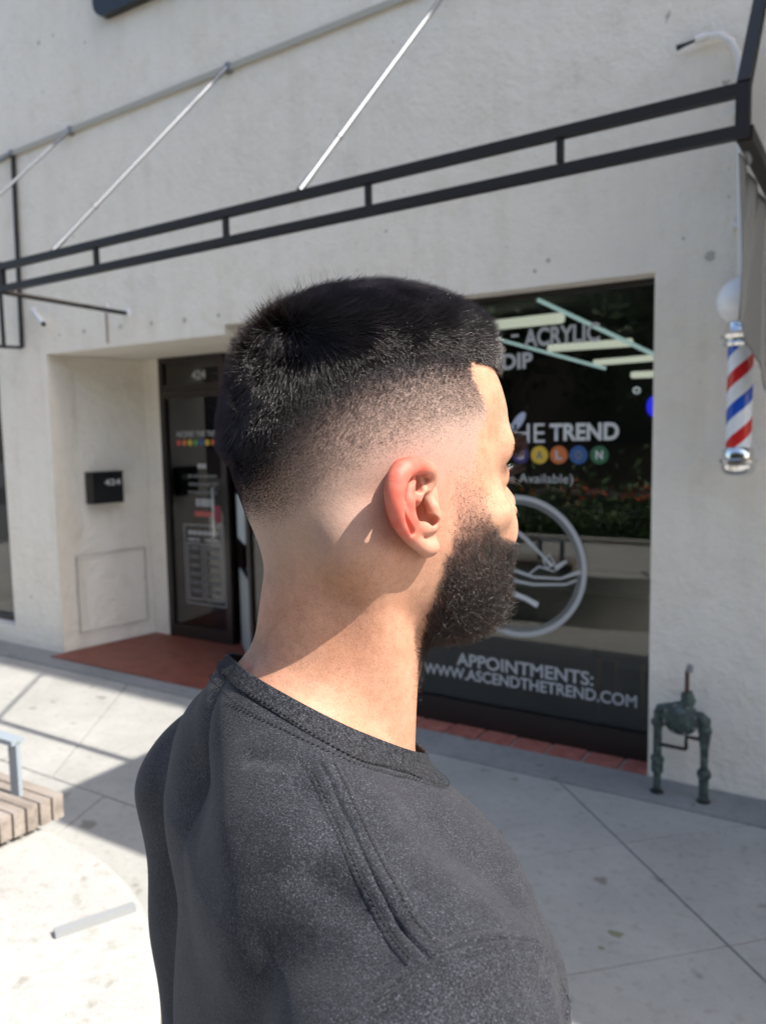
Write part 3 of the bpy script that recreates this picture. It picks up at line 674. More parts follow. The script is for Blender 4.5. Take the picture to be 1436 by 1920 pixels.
# ------------------------------------------------------------------ the man: implicit surfaces in his own frame (x forward, y left, z up; origin between the ears)
def smin(a,b,k):
    h=np.clip(.5+.5*(b-a)/k,0,1); return b*(1-h)+a*h-k*h*(1-h)
def smax(a,b,k): return -smin(-a,-b,k)
def cap(p,a,b,ra,rb):
    a=np.array(a,float);b=np.array(b,float);ab=b-a
    t=np.clip(((p-a)@ab)/(ab@ab),0,1)
    return np.linalg.norm(p-a-t[:,None]*ab,axis=1)-(ra+(rb-ra)*t)
def ell(p,c,r):
    r=np.array(r,float);q=(p-np.array(c,float))/r
    k0=np.linalg.norm(q,axis=1);k1=np.linalg.norm(q/r,axis=1)+1e-9
    return k0*(k0-1)/k1
_T=np.array([ # z, front, back, halfwidth
[.13,.103,-.097,.0765],[.05,.103,-.097,.0770],[.03,.101,-.097,.0770],[.01,.097,-.092,.0755],[-.01,.095,-.087,.0745],
[-.03,.098,-.074,.0715],[-.05,.101,-.057,.0650],[-.07,.100,-.030,.0575],[-.085,.096,-.01,.051],[-.13,.085,0,.045]])[::-1]
_z=np.arange(-.16,.16,.001);_K=np.exp(-.5*(np.arange(-15,16)/6.)**2);_K/=_K.sum()
_S=[np.convolve(np.pad(np.interp(_z,_T[:,0],_T[:,i]),15,mode='edge'),_K,'valid') for i in (1,2,3)]
def f_head(p):
    x,y,z=p.T;y=np.abs(y)
    Fr=np.interp(z,_z,_S[0]);Bk=np.interp(z,_z,_S[1]);W=np.interp(z,_z,_S[2])
    c=(Fr+Bk)/2;a=(Fr-Bk)/2
    fr=np.clip(x/.1,0,1)
    W=W*(1-.15*fr**2*np.clip((.06-z)/.06,0,1))
    n=2.25
    rho=(np.abs((x-c)/a)**n+(y/W)**n)**(1/n)
    t=np.where(z>.03,(z-.03)/.102,np.where(z<-.055,(-.055-z)/.05,0))
    t=np.clip(t,0,3)
    m=2.35
    v=(rho**m+t**m)**(1/m)
    d=(v-1)*.075
    ps=np.stack([x,y,z],1)
    d=smin(d,cap(ps,(.088,.010,.036),(.078,.046,.034),.0105,.009),.014)   # brow ridge
    d=smin(d,ell(ps,(.056,.050,-.012),(.026,.018,.014)),.018)             # cheekbone
    d=smax(d,-ell(ps,(.108,.034,.013),(.022,.021,.014)),.012)             # eye socket
    d=d+.0028*np.exp(-((x-.058)**2+(z-.045)**2)/.02**2)*(y>.03)           # temple hollow
    lid=ell(ps,(.0800,.032,.013),(.0132,.0145,.0125))
    d=smin(d,lid,.004)
    d=smax(d,-ell(ps,(.0985,.032,.0125),(.013,.0125,.0042)),.002)
    d=smin(d,cap(ps,(.094,0,.026),(.1125,0,-.008),.006,.0075),.010)       # nose
    d=smin(d,cap(ps,(.1125,0,-.010),(.1145,0,-.012),.0085,.0085),.006)
    d=smin(d,ell(ps,(.080,.030,-.026),(.021,.019,.024)),.014)
    d=smin(d,ell(ps,(.106,.012,-.016),(.011,.007,.0075)),.005)
    d=smin(d,cap(ps,(.103,0,-.040),(.094,.021,-.044),.006,.004),.006)
    d=smin(d,cap(ps,(.101,0,-.052),(.092,.019,-.050),.007,.004),.006)
    d=smin(d,ell(ps,(.086,0,-.083),(.018,.022,.016)),.015)
    d=smin(d,ell(ps,(-.030,.056,-.022),(.030,.0225,.026)),.012)            # mastoid
    return d
def f_neck(p):
    x,y,z=p.T;ps=np.stack([x,np.abs(y),z],1)
    d=cap(p*np.array([1,1.03,1]),(-.015,0,-.02),(-.046,0,-.23),.0560,.062)
    d=smin(d,cap(ps,(-.030,.056,-.035),(.000,.018,-.20),.012,.010),.022)    # sternomastoid
    d=smin(d,ell(ps,(.024,0,-.118),(.010,.012,.014)),.02)
    return d
def lean(p):
    s=np.clip(p[:,1]/.14,0,1); s=s*s*(3-2*s)
    return np.stack([p[:,0]-.012*s,p[:,1],p[:,2]+.009*s],1)
def f_torso(p,arms=True):
    p=lean(p)
    x,y,z=p.T;ay=np.abs(y);ps=np.stack([x,ay,z],1)
    # trunk: superellipse columns
    zt=[-1.0,-.80,-.66,-.50,-.38,-.28,-.22,-.17]
    fr=np.interp(z,zt,[.07,.075,.06,.065,.078,.075,.05,.01])
    bk=np.interp(z,zt,[-.125,-.13,-.130,-.138,-.142,-.136,-.134,-.11])
    W=np.interp(z,zt,[.165,.165,.160,.172,.186,.183,.165,.12])
    c=(fr+bk)/2;a=(fr-bk)/2;n=2.5
    rho=(np.abs((x-c)/a)**n+(ay/W)**n)**(1/n)
    t=np.clip(np.where(z>-.24,(z+.24)/.08,np.where(z<-.8,(-.8-z)/.1,0)),0,4)
    d=((rho**2.3+t**2.3)**(1/2.3)-1)*.11
    d=smin(d,cap(ps,(-.080,.02,-.150),(-.070,.165,-.226),.036,.032),.030)   # trapezius
    d=smin(d,ell(ps,(-.060,.182,-.258),(.052,.050,.062)),.040)               # deltoid
    d=smin(d,ell(ps,(-.098,.075,-.215),(.034,.060,.060)),.035)               # shoulder blade
    if arms:
        d=smin(d,cap(ps,(-.062,.200,-.26),(-.072,.235,-.52),.047,.036),.02)
        d=smin(d,cap(ps,(-.072,.235,-.52),(-.005,.250,-.765),.036,.025),.012)
        # hand: palm, fingers, thumb
        h=cap(ps,(.000,.252,-.785),(.018,.250,-.845),.022,.020)
        for i,(dx,L) in enumerate([(.024,.066),(.008,.075),(-.008,.070),(-.022,.055)]):
            a0=np.array([.020+dx,.250,-.853+abs(dx)*.2]);a1=a0+np.array([.004,-.006,-.5*L]);a2=a1+np.array([-.004,-.018,-.45*L])
            h=smin(h,cap(ps,a0,a1,.0088,.0080),.006);h=smin(h,cap(ps,a1,a2,.0080,.0068),.003)
        h=smin(h,cap(ps,(.016,.242,-.795),(.045,.232,-.835),.012,.010),.008)
        h=smin(h,cap(ps,(.045,.232,-.835),(.050,.222,-.868),.010,.008),.004)
        d=smin(d,h,.012)
    return d
def f_body(p):
    d=smin(smin(f_head(p),f_neck(p),.022),f_torso(p),.028)
    q=np.stack([p[:,0],np.abs(p[:,1]),p[:,2]],1)
    return smax(d,-ell(q,(-.0050,.0790,-.0045),(.0078,.0220,.0095)),.002)   # ear hollow
def f_shirt0(p):
    x,y,z=lean(p).T;ps=np.stack([x,np.abs(y),z],1)
    d=smin(f_neck(p),f_torso(p,False),.03)
    d=smin(d,cap(ps,(-.084,.203,-.27),(-.060,.237,-.56),.058,.062),.035)
    return d-.0075

HO = np.array([-0.3048, 0.4649, 1.6059]); HF = np.array([0.5127, 0.8585, 0]); HF /= np.linalg.norm(HF)
HB = np.stack([HF, np.cross([0, 0, 1.], HF), [0, 0, 1.]])
CL = HB @ (CAM - HO)
def surf_hit(px, py, f, t0=.25, t1=1.0, n=260):
    ts = np.linspace(t0, t1, n); d = HB @ wr(px, py); v = f(CL + ts[:, None] * d); i = np.where((v[:-1] > 0) & (v[1:] <= 0))[0]
    if len(i) == 0: return None
    a_, b_ = ts[i[0]], ts[i[0] + 1]
    for _ in range(18):
        m_ = (a_ + b_) / 2
        if f((CL + m_ * d)[None])[0] > 0: a_ = m_
        else: b_ = m_
    return CL + a_ * d
def grad(f, p, e=5e-4):
    g = np.stack([f(p + np.eye(3)[i] * e) - f(p - np.eye(3)[i] * e) for i in range(3)], 1) / (2 * e); return g
def normals(f, p): g = grad(f, p); return g / (np.linalg.norm(g, axis=1)[:, None] + 1e-9)
def surface_nets(f, lo, hi, h, newton=2, cs=5):
    lo = np.array(lo, float); n = (np.ceil((np.array(hi) - lo) / h / cs).astype(int)) * cs
    nc = n // cs
    cc = np.stack(np.meshgrid(*[np.arange(k) for k in nc], indexing='ij'), -1).reshape(-1, 3)
    ctr = lo + (cc + .5) * cs * h; fc = np.concatenate([f(ctr[i:i + 200000]) for i in range(0, len(ctr), 200000)])
    near = np.abs(fc) < cs * h * 1.25
    D = np.empty(tuple(n + 1), 'f4'); D[:] = 1
    sg = np.repeat(np.repeat(np.repeat(np.where(fc < 0, -1, 1).reshape(nc).astype('f4'), cs, 0), cs, 1), cs, 2); D[:n[0], :n[1], :n[2]] = sg
    blk = cc[near]; off = np.stack(np.meshgrid(*[np.arange(cs + 1)] * 3, indexing='ij'), -1).reshape(-1, 3)
    for i in range(0, len(blk), 1500):
        idx = (blk[i:i + 1500, None] * cs + off[None]).reshape(-1, 3); D[idx[:, 0], idx[:, 1], idx[:, 2]] = f(lo + idx * h)
    S = D < 0
    c8 = [S[a:n[0] + a, b:n[1] + b, c:n[2] + c] for a in (0, 1) for b in (0, 1) for c in (0, 1)]
    s_ = sum(c.astype('i1') for c in c8); act = (s_ > 0) & (s_ < 8); idx = np.argwhere(act); vid = -np.ones(tuple(n), 'i4'); vid[act] = np.arange(len(idx))
    acc = np.zeros((len(idx), 3)); cnt = np.zeros(len(idx))
    cor = [(a, b, c) for a in (0, 1) for b in (0, 1) for c in (0, 1)]
    for p in cor:
        for ax in range(3):
            if p[ax]: continue
            q = list(p); q[ax] = 1
            A_ = D[idx[:, 0] + p[0], idx[:, 1] + p[1], idx[:, 2] + p[2]]; B_ = D[idx[:, 0] + q[0], idx[:, 1] + q[1], idx[:, 2] + q[2]]
            x = (A_ < 0) != (B_ < 0); t = np.where(x, A_ / np.where(x, A_ - B_, 1), 0)
            pt = np.tile(np.array(p, float), (len(idx), 1)); pt[:, ax] += t; acc[x] += pt[x]; cnt[x] += 1
    V = lo + (idx + acc / np.maximum(cnt, 1)[:, None]) * h
    Fs = []
    for ax in range(3):
        b_, c_ = [(1, 2), (2, 0), (0, 1)][ax]
        sl0 = [slice(0, n[k]) for k in range(3)]; sl1 = list(sl0); sl0[ax] = slice(0, n[ax]); sl1[ax] = slice(1, n[ax] + 1)
        for k in (b_, c_): sl0[k] = slice(1, n[k]); sl1[k] = slice(1, n[k])
        A_ = S[tuple(sl0)]; B_ = S[tuple(sl1)]; e = np.argwhere(A_ != B_); fl = A_[tuple(e.T)]
        e = e.copy(); e[:, b_] += 1; e[:, c_] += 1
        def g(db, dc): q = e.copy(); q[:, b_] -= db; q[:, c_] -= dc; return vid[tuple(q.T)]
        quad = np.stack([g(1, 1), g(0, 1), g(0, 0), g(1, 0)], 1); quad[~fl] = quad[~fl][:, ::-1]; Fs.append(quad)
    Fq = np.concatenate(Fs); Fq = Fq[(Fq >= 0).all(1)]
    for _ in range(newton):
        v = f(V); gr = grad(f, V); st = v[:, None] * gr / ((gr ** 2).sum(1)[:, None] + .05); L = np.linalg.norm(st, axis=1)[:, None]; V = V - st * np.minimum(1, h * .6 / (L + 1e-9))
    return V, Fq
def to_world(V): return HO + V @ HB
def big_mesh(name, V, Fq, m, parent, world=True):
    if world: V = to_world(V)
    me = bpy.data.meshes.new(name); me.vertices.add(len(V)); me.vertices.foreach_set('co', V.astype('f4').ravel())
    me.loops.add(Fq.size); me.loops.foreach_set('vertex_index', Fq.astype('i4').ravel()); me.polygons.add(len(Fq)); me.polygons.foreach_set('loop_start', np.arange(0, Fq.size, Fq.shape[1], dtype='i4'))
    me.update(calc_edges=True); me.validate(); return link_mesh(name, me, m, parent, True)
def vattr(o, name, val):
    a_ = o.data.attributes.new(name, 'FLOAT', 'POINT'); a_.data.foreach_set('value', val.astype('f4'))

man = empty('person', (HO[0], HO[1], 0), math.atan2(HF[1], HF[0]))
tag(man, 'bearded man with a skin fade haircut and dark grey t-shirt looking towards the shop', 'person')

# --- masks on the head (functions of the position)
def sst(a, b, x): t = np.clip((x - a) / (b - a), 0, 1); return t * t * (3 - 2 * t)
ZD = np.array([[-.12, .016], [-.093, .021], [-.085, .036], [-.073, .055], [-.055, .072], [-.03, .082], [-.013, .086], [.007, .090], [.023, .093], [.041, .094], [.057, .089], [.12, .087]])
ZF = np.array([[-.12, -.016], [-.078, -.013], [-.07, -.004], [-.056, .009], [-.033, .024], [-.006, .035], [.022, .044], [.037, .046], [.051, .055], [.12, .075]])
def nz3(p, s, seed=0):
    q = p * s + seed * 7.3
    return (np.sin(q[:, 0] * 1.7 + np.sin(q[:, 1] * 2.1) * 1.3) + np.sin(q[:, 1] * 1.9 + np.sin(q[:, 2] * 1.7 + 1) * 1.4) + np.sin(q[:, 2] * 2.3 + np.sin(q[:, 0] * 1.3 + 2) * 1.2)) / 3
def hair_k(p):
    x, y, z = p.T; zd = np.interp(x, ZD[:, 0], ZD[:, 1]); zf = np.interp(x, ZF[:, 0], ZF[:, 1])
    zz = z + .0016 * nz3(p, 160)
    return (zz - zf) / (zd - zf)
def hair_mask(p):
    x, y, z = p.T; ay = np.abs(y)
    xh = .001 + np.interp(z, [.040, .056, .065, .075, .085, .092, .098, .13], [.045, .056, .051, .045, .042, .047, .2, .2]) + .0012 * nz3(p, 240)
    zfh = .0885 + .0010 * nz3(p, 260) - .003 * np.cos(ay * 30)
    side = sst(.003, -.005, x - xh); front = sst(-.0015, .002, z - zfh) * (x > .03)
    return np.clip(np.maximum(side, front), 0, 1)
def beard_mask(p):
    x, y, z = p.T; ay = np.abs(y); n = .0022 * nz3(p, 150)
    zz = [-.125, -.113, -.093, -.076, -.056, -.038, -.028, -.014, .004, .021, .03]
    xb = np.interp(z, zz, [.012, .018, .019, .018, .018, .021, .025, .025, .022, .021, .021]) + n
    xf = np.interp(z, zz, [.3, .3, .3, .3, .3, .105, .070, .055, .054, .050, .048]) + n
    m = sst(-.005, .006, x - xb) * sst(.004, -.006, x - xf)
    m *= .08 + .36 * sst(.026, -.004, z) + .56 * sst(.000, -.040, z)
    m = np.maximum(m, sst(.020, .014, ay) * sst(-.014, -.022, z) * (x > .085))       # moustache
    lips = sst(.024, .016, ay) * sst(-.058, -.052, z) * sst(-.034, -.040, z) * (x > .085); m = m * (1 - lips)
    m *= sst(.034, .022, z) * sst(-.135, -.112, z)
    return np.clip(m, 0, 1)

# --- body
Vb, Fb = surface_nets(f_body, (-.20, -.33, -.955), (.145, .33, .14), .0031, 2)
skin = mat('skin', (.56, .33, .235), .58, spec=.32)
b = PB(skin); b.subsurface_method = 'RANDOM_WALK' if hasattr(b, 'subsurface_method') else 'RANDOM_WALK'
b.inputs['Subsurface Weight'].default_value = .14; b.inputs['Subsurface Radius'].default_value = (.9, .30, .15); b.inputs['Subsurface Scale'].default_value = .006
def skin_nodes(m, base_lo, base_hi, stub=True):
    c = ramp(m, noise(m, 38, 5, .65), [(.32, base_lo), (.68, base_hi)])
    red = ramp(m, noise(m, 11, 3, .5), [(.40, (1, 1, 1)), (.72, (1.02, .90, .87))]); c = mixc(m, 1.0, c, red, 'MULTIPLY')
    pg = ramp(m, noise(m, 150, 4, .7), [(.35, (.88, .86, .84)), (.55, (1, 1, 1)), (.72, (1.07, 1.05, 1.03))]); c = mixc(m, 1.0, c, pg, 'MULTIPLY')
    po = ramp(m, noise(m, 950, 2, .5), [(.36, (.80, .76, .74)), (.48, (1, 1, 1))]); c = mixc(m, .8, c, po, 'MULTIPLY')
    if stub:
        sc_ = N(m, 'ShaderNodeAttribute', attribute_name='scalp'); c = mixc(m, sc_.outputs['Fac'], c, (.40, .285, .23))
        at = N(m, 'ShaderNodeAttribute', attribute_name='stubble'); dots = noise(m, 850, 2, .5)
        mt = N(m, 'ShaderNodeMath', operation='SUBTRACT'); Lk(m, dots, mt.inputs[0]); mt.inputs[1].default_value = .5
        m2 = N(m, 'ShaderNodeMath', operation='MULTIPLY_ADD'); Lk(m, mt.outputs[0], m2.inputs[0]); m2.inputs[1].default_value = .9; Lk(m, at.outputs['Fac'], m2.inputs[2])
        m3 = N(m, 'ShaderNodeMath', operation='MULTIPLY'); m3.use_clamp = True; Lk(m, m2.outputs[0], m3.inputs[0])
        m4 = N(m, 'ShaderNodeMath', operation='MULTIPLY'); m4.use_clamp = True; Lk(m, at.outputs['Fac'], m4.inputs[0]); m4.inputs[1].default_value = 3.0; Lk(m, m4.outputs[0], m3.inputs[1])
        c = mixc(m, m3.outputs[0], c, (.040, .034, .038))
        fr_ = N(m, 'ShaderNodeAttribute', attribute_name='flush'); c = mixc(m, fr_.outputs['Fac'], c, (.62, .20, .15))
        ml = N(m, 'ShaderNodeAttribute', attribute_name='mole'); c = mixc(m, ml.outputs['Fac'], c, (.20, .07, .04))
    setc(m, c)
    n1 = bump(m, noise(m, 800, 3, .7), .35, .0006); n2 = bump(m, noise(m, 150, 4, .6), .20, .0014, n1); setn(m, n2)
skin_nodes(skin, (.44, .235, .145), (.53, .30, .20))
body = big_mesh('body', Vb, Fb, skin, man)
hk = hair_k(Vb); hm = hair_mask(Vb) * sst(-.075, -.040, Vb[:, 2])
st = hm * (.12 * sst(-1.3, -.4, hk) + .08 * sst(-.6, -.05, hk) + .16 * sst(-.1, .35, hk) + .20 * sst(.3, .75, hk) + .42 * sst(.70, 1.0, hk))
st = np.maximum(st, .80 * beard_mask(Vb)); st = np.clip(st, 0, 1)
# soft patch of thinner stubble behind the ear and the outgrown line above it
vattr(body, 'stubble', st); vattr(body, 'scalp', .85 * hm * sst(-1.1, .0, hk))
vattr(body, 'flush', .35 * np.exp(-((Vb[:, 0] + .005) ** 2 + (Vb[:, 2] + .002) ** 2) / .032 ** 2) * (np.abs(Vb[:, 1]) > .05) + .25 * np.exp(-((Vb[:, 0] - .115) ** 2 + Vb[:, 1] ** 2 + (Vb[:, 2] + .012) ** 2) / .02 ** 2))
mo = np.zeros(len(Vb))
for c, r in (((-.044, -.061, -.039), .0025), ((-.011, -.065, -.049), .0019), ((-.033, -.062, -.068), .0017)): mo = np.maximum(mo, sst(r * 1.3, r * .5, np.linalg.norm(Vb - np.array(c), axis=1)))
vattr(body, 'mole', mo)

# --- ears
TAU = math.radians(20); EA = np.array([.008, -.079, 0.0]); E1 = np.array([-math.cos(TAU), -math.sin(TAU), 0]); E2 = np.array([0, 0, 1.]); EN = np.array([math.sin(TAU), -math.cos(TAU), 0])
def epx(px, py, off=0.0):          # pixel of the photograph -> ear plane (u, v, w)
    d = HB @ wr(px, py); t = ((EA + EN * off - CL) @ EN) / (d @ EN); q = CL + t * d - EA; return np.array([q @ E1, q @ E2, off])
def ec(x, y, off=0.0): return epx(700 + .1253 * x, 850 + .1253 * y, off)
def to_ear(p): q = p - EA; return np.stack([q @ E1, q @ E2, q @ EN], 1)
def chain(q, pts, rs):
    d = None
    for i in range(len(pts) - 1):
        c = cap(q, pts[i], pts[i + 1], rs[i], rs[i + 1]); d = c if d is None else np.minimum(d, c)
    return d
def smooth_path(P, n=5):
    P = np.array(P, float)
    for _ in range(2):
        Q = [P[0]]
        for a_, b_ in zip(P, P[1:]): Q += [a_ * .75 + b_ * .25, a_ * .25 + b_ * .75]
        Q.append(P[-1]); P = np.array(Q)
    return P
HEL = smooth_path([ec(700, 760, -.002), ec(800, 560, .0), ec(880, 400, .001), ec(860, 270, .002), ec(760, 200, .003), ec(600, 175, .004), ec(450, 235, .005), ec(350, 380, .006), ec(310, 560, .006), ec(320, 740, .006),
                   ec(365, 920, .005), ec(435, 1090, .004), ec(540, 1230, .002), ec(650, 1340, .0), ec(760, 1410, -.002), ec(850, 1400, -.003)])
HR = np.interp(np.linspace(0, 1, len(HEL)), [0, .12, .25, .45, .7, .85, 1], [.0020, .0032, .0050, .0066, .0052, .0046, .0058])
ANT = smooth_path([ec(560, 400, .000), ec(520, 520, .003), ec(500, 680, .0045), ec(505, 840, .0045), ec(535, 980, .004), ec(590, 1090, .003), ec(690, 1130, .002), ec(800, 1120, .001), ec(880, 1110, .0)])
AR = np.interp(np.linspace(0, 1, len(ANT)), [0, .3, .6, .8, 1], [.0030, .0050, .0046, .0042, .0036])
CON = ec(735, 905); CAN = ec(735, 815); FOS = ec(590, 410); FO2 = ec(665, 440)
def f_ear(p):
    q = to_ear(p)
    base = ell(q, (ec(640, 640)[0] + .001, ec(640, 640)[1], -.008), (.0155, .0230, .0095))
    base = smin(base, ell(q, (.004, .000, -.010), (.010, .020, .010)), .006)
    base = smin(base, ell(q, (.012, .002, -.012), (.011, .024, .008)), .006)
    d = base
    d = smin(d, ell(q, tuple(ec(780, 1290, -.0045)), (.0085, .0115, .0050)), .005)
    d = smax(d, -ell(q, (FOS[0], FOS[1], .0020), (.0072, .0062, .0058)), .003)
    d = smin(d, chain(q, HEL, HR), .0028)
    d = smax(d, -ell(q, (CON[0] - .0005, CON[1], .000), (.0092, .0135, .0120)), .0025)
    d = smin(d, chain(q, ANT, AR), .0030)
    sc = chain(q, smooth_path([ec(430, 440, .0062), ec(405, 640, .0078), ec(420, 840, .0078), ec(475, 1030, .0070), ec(560, 1180, .0055)]), [.0016] * 40); d = smax(d, -sc, .0030)
    d = smin(d, chain(q, [ec(710, 560, -.0005), ec(660, 680, -.001), ec(620, 780, -.004)], [.0030, .0028, .0020]), .0025)
    d = smax(d, -ell(q, (CAN[0] - .0010, CAN[1] - .003, -.010), (.0054, .0072, .0125)), .002)
    d = smin(d, chain(q, [ec(820, 690, -.0005), ec(880, 800, .0015), ec(905, 930, .0015), ec(930, 1060, -.001)], [.0036, .0042, .0044, .0034]), .0035)
    d = smax(d, -ell(q, (FO2[0] - .0006, FO2[1], .001), (.0032, .0060, .0080)), .002)
    d = smax(d, -ell(q, (ec(830, 1000)[0], ec(830, 1000)[1], .0), (.0045, .0040, .0060)), .002)
    return d
def f_ear_blend(p): return smin(f_body(p) + .0007, f_ear(p), .0035)
lo = EA + np.array([-.052, -.036, -.042]); hi = EA + np.array([.024, .016, .040])
Ve, Fe = surface_nets(f_ear_blend, lo, hi, .00065, 2, 4)
keep = (f_ear(Ve) < .006) & (Ve > lo + .001).all(1) & (Ve < hi - .001).all(1)
Fe = Fe[keep[Fe].all(1)]; used = np.unique(Fe); rm_ = -np.ones(len(Ve), int); rm_[used] = np.arange(len(used)); Ve = Ve[used]; Fe = rm_[Fe]
eskin = mat('ear_skin', (.60, .30, .22), .55, spec=.35); b = PB(eskin); b.inputs['Subsurface Weight'].default_value = .25; b.inputs['Subsurface Radius'].default_value = (1.0, .22, .12); b.inputs['Subsurface Scale'].default_value = .007
qe = to_ear(Ve)
c = ramp(eskin, noise(eskin, 60, 4), [(.3, (.42, .225, .15)), (.7, (.54, .30, .21))]); at = N(eskin, 'ShaderNodeAttribute', attribute_name='flush'); c = mixc(eskin, at.outputs['Fac'], c, (.55, .11, .075)); setc(eskin, c)
setn(eskin, bump(eskin, noise(eskin, 700, 3, .7), .35, .0006))
fl_e = np.clip(.14 + .70 * sst(-.001, .022, qe[:, 0] - .010) * sst(-.028, -.010, qe[:, 1]) + .30 * sst(.015, .028, qe[:, 1]), 0, .85) * sst(.0045, .001, f_ear(Ve))
fl_e = fl_e * (1 + .25 * nz3(Ve, 300)); fl_e = np.maximum(fl_e, .5 * sst(-.004, -.012, qe[:, 2]) * (qe[:, 0] > .0) * (f_ear(Ve) < .002))
for s in (1, -1):
    V = Ve * np.array([1, s, 1]); o = big_mesh('ear', V, Fe if s == 1 else Fe[:, ::-1], eskin, man); vattr(o, 'flush', fl_e)
# --- eyes
em = mat('eye_white', (.75, .72, .68), .15); im = mat('iris', (.07, .035, .015), .1)
for s in (1, -1):
    def eyepart(nm, r, xo, m, par):
        b = MB(); bmesh.ops.create_uvsphere(b.b, u_segments=24, v_segments=16, radius=r)
        for v in b.b.verts: v.co = Vector(to_world(np.array([[.0800 + xo + v.co.x, s * .032 + v.co.y, .0128 + v.co.z]]))[0])
        return b.build(nm, m, par, True)
    eb = eyepart('eyeball', .0112, 0, em, man); eyepart('iris', .0058, .0062, im, eb)

# --- t-shirt
def P2(px, py): return surf_hit(px, py, f_shirt)
FOLDS = []
def f_shirt(p):
    d = f_shirt0(p); x, y, z = p.T
    lowf = sst(-.18, -.30, z)
    w_ = np.sin(x * 38 + z * 22 + 3 * np.sin(y * 11 + z * 9)) * .0016 + np.sin(z * 47 - x * 30 + y * 15 + 1.3) * .0010
    d = d - w_ * lowf
    return d
C0 = (.0, -.1660); SL = -.60
def pl_z(x, off=0): return C0[1] + off + SL * x + 0.0
fold_def = [([(345, 1500), (352, 1600), (345, 1700), (330, 1800), (322, 1915)], .0035, .0080),
            
            ([(560, 1470), (600, 1500), (640, 1520)], -.0030, .009), ([(590, 1640), (680, 1700), (745, 1750)], -.0050, .011), ([(560, 1600), (640, 1640), (720, 1690)], .0030, .012),
            ([(470, 1420), (540, 1432), (590, 1440)], -.0022, .005), ([(500, 1800), (600, 1790), (700, 1800)], -.0030, .014), ([(860, 1830), (930, 1800), (1000, 1800)], .0035, .011),
            ([(880, 1890), (960, 1850), (1030, 1860)], -.0035, .010), ([(1000, 1790), (1040, 1850), (1060, 1915)], .0030, .006), ([(430, 1560), (450, 1700), (440, 1850)], .0022, .022)]
seams = {'shoulder': [(603, 1432), (640, 1505), (672, 1580), (705, 1650), (745, 1722), (780, 1775), (806, 1806)],
         'sleeve_front': [(806, 1800), (860, 1783), (920, 1770), (975, 1772), (1010, 1790), (1040, 1830), (1062, 1890)],
         'sleeve_back': [(806, 1806), (775, 1832), (740, 1858), (700, 1888), (668, 1915), (635, 1950), (600, 1990)]}
def path3(pts, f, step=.002):
    Q = [surf_hit(*p, f) for p in pts]; Q = np.array([q for q in Q if q is not None])
    seg = np.linalg.norm(np.diff(Q, axis=0), axis=1); L = np.r_[0, np.cumsum(seg)]; t = np.arange(0, L[-1], step)
    R_ = np.stack([np.interp(t, L, Q[:, i]) for i in range(3)], 1)
    K = max(3, int(.012 / step)); ker = np.ones(2 * K + 1) / (2 * K + 1)
    R_ = np.stack([np.convolve(np.pad(R_[:, i], K, mode='reflect', reflect_type='odd'), ker, 'valid') for i in range(3)], 1)
    for _ in range(3): v = f(R_); R_ = R_ - v[:, None] * normals(f, R_)
    return R_
def dist_to(V, path, reach):
    d = np.full(len(V), 9.); lo_ = path.min(0) - reach; hi_ = path.max(0) + reach; i = np.where(((V > lo_) & (V < hi_)).all(1))[0]
    for k in range(0, len(i), 4000):
        j = i[k:k + 4000]; d[j] = np.sqrt(((V[j, None] - path[None, ::2]) ** 2).sum(2)).min(1)
    return d
fold_def = fold_def[1:]
folds3 = [(path3(p, f_shirt, .004), a_ * 1.15, w_) for p, a_, w_ in fold_def]
seam3 = {k: path3(v, f_shirt, .002) for k, v in seams.items()}
def shirt_disp(V):
    o = np.zeros(len(V))
    for pth, a_, w_ in folds3:
        n_ = len(pth); d = dist_to(V, pth, w_ * 3); o += a_ * np.exp(-(d / w_) ** 2)
    for k, pth in seam3.items():
        d = dist_to(V, pth, .03)
        o += .0008 * np.exp(-(d / .012) ** 2)
    return o
Vs, Fs_ = surface_nets(f_shirt, (-.20, -.32, -.68), (.12, .32, -.07), .0027, 2)
ns = normals(f_shirt, Vs)
Vs = Vs + ns * shirt_disp(Vs)[:, None]
cloth = mat('heather_charcoal_jersey', (.03, .03, .035), .95, spec=.15); PB(cloth).inputs['Sheen Weight'].default_value = .10; PB(cloth).inputs['Sheen Roughness'].default_value = .5
f1 = ramp(cloth, noise(cloth, 1250, 2, .6), [(.34, (.012, .012, .014)), (.50, (.021, .022, .026)), (.60, (.040, .042, .050)), (.72, (.095, .10, .118))])
f2 = ramp(cloth, noise(cloth, 60, 4, .6), [(.35, (.82, .82, .84)), (.65, (1.12, 1.12, 1.12))]); f3 = ramp(cloth, noise(cloth, 900, 2, .6, (1, 1, .3)), [(.35, (.75, .75, .75)), (.62, (1.25, 1.25, 1.3))])
c = mixc(cloth, 1.0, f1, f2, 'MULTIPLY'); c = mixc(cloth, 1.0, c, f3, 'MULTIPLY'); setc(cloth, c); setn(cloth, bump(cloth, noise(cloth, 800, 3, .6), .7, .0009))
shirt = big_mesh('shirt', Vs, Fs_, cloth, man)
def loc_plane(co, no):       # plane given in his frame -> mesh coordinates of the part (world)
    return Vector(to_world(np.array([co]))[0]), Vector((np.array(no) @ HB).tolist())
def cut(o, co, no, sel=None):
    """removes what lies on the side the normal points to"""
    bm = bmesh.new(); bm.from_mesh(o.data); c, n_ = loc_plane(co, no)
    if sel is None: geo = bm.verts[:] + bm.edges[:] + bm.faces[:]
    else:
        fs = [f for f in bm.faces if sel(f.calc_center_median())]; geo = list({v for f in fs for v in f.verts} | {e for f in fs for e in f.edges} | set(fs))
    bmesh.ops.bisect_plane(bm, geom=geo, plane_co=c, plane_no=n_, clear_outer=True, dist=1e-6); bm.to_mesh(o.data); bm.free()
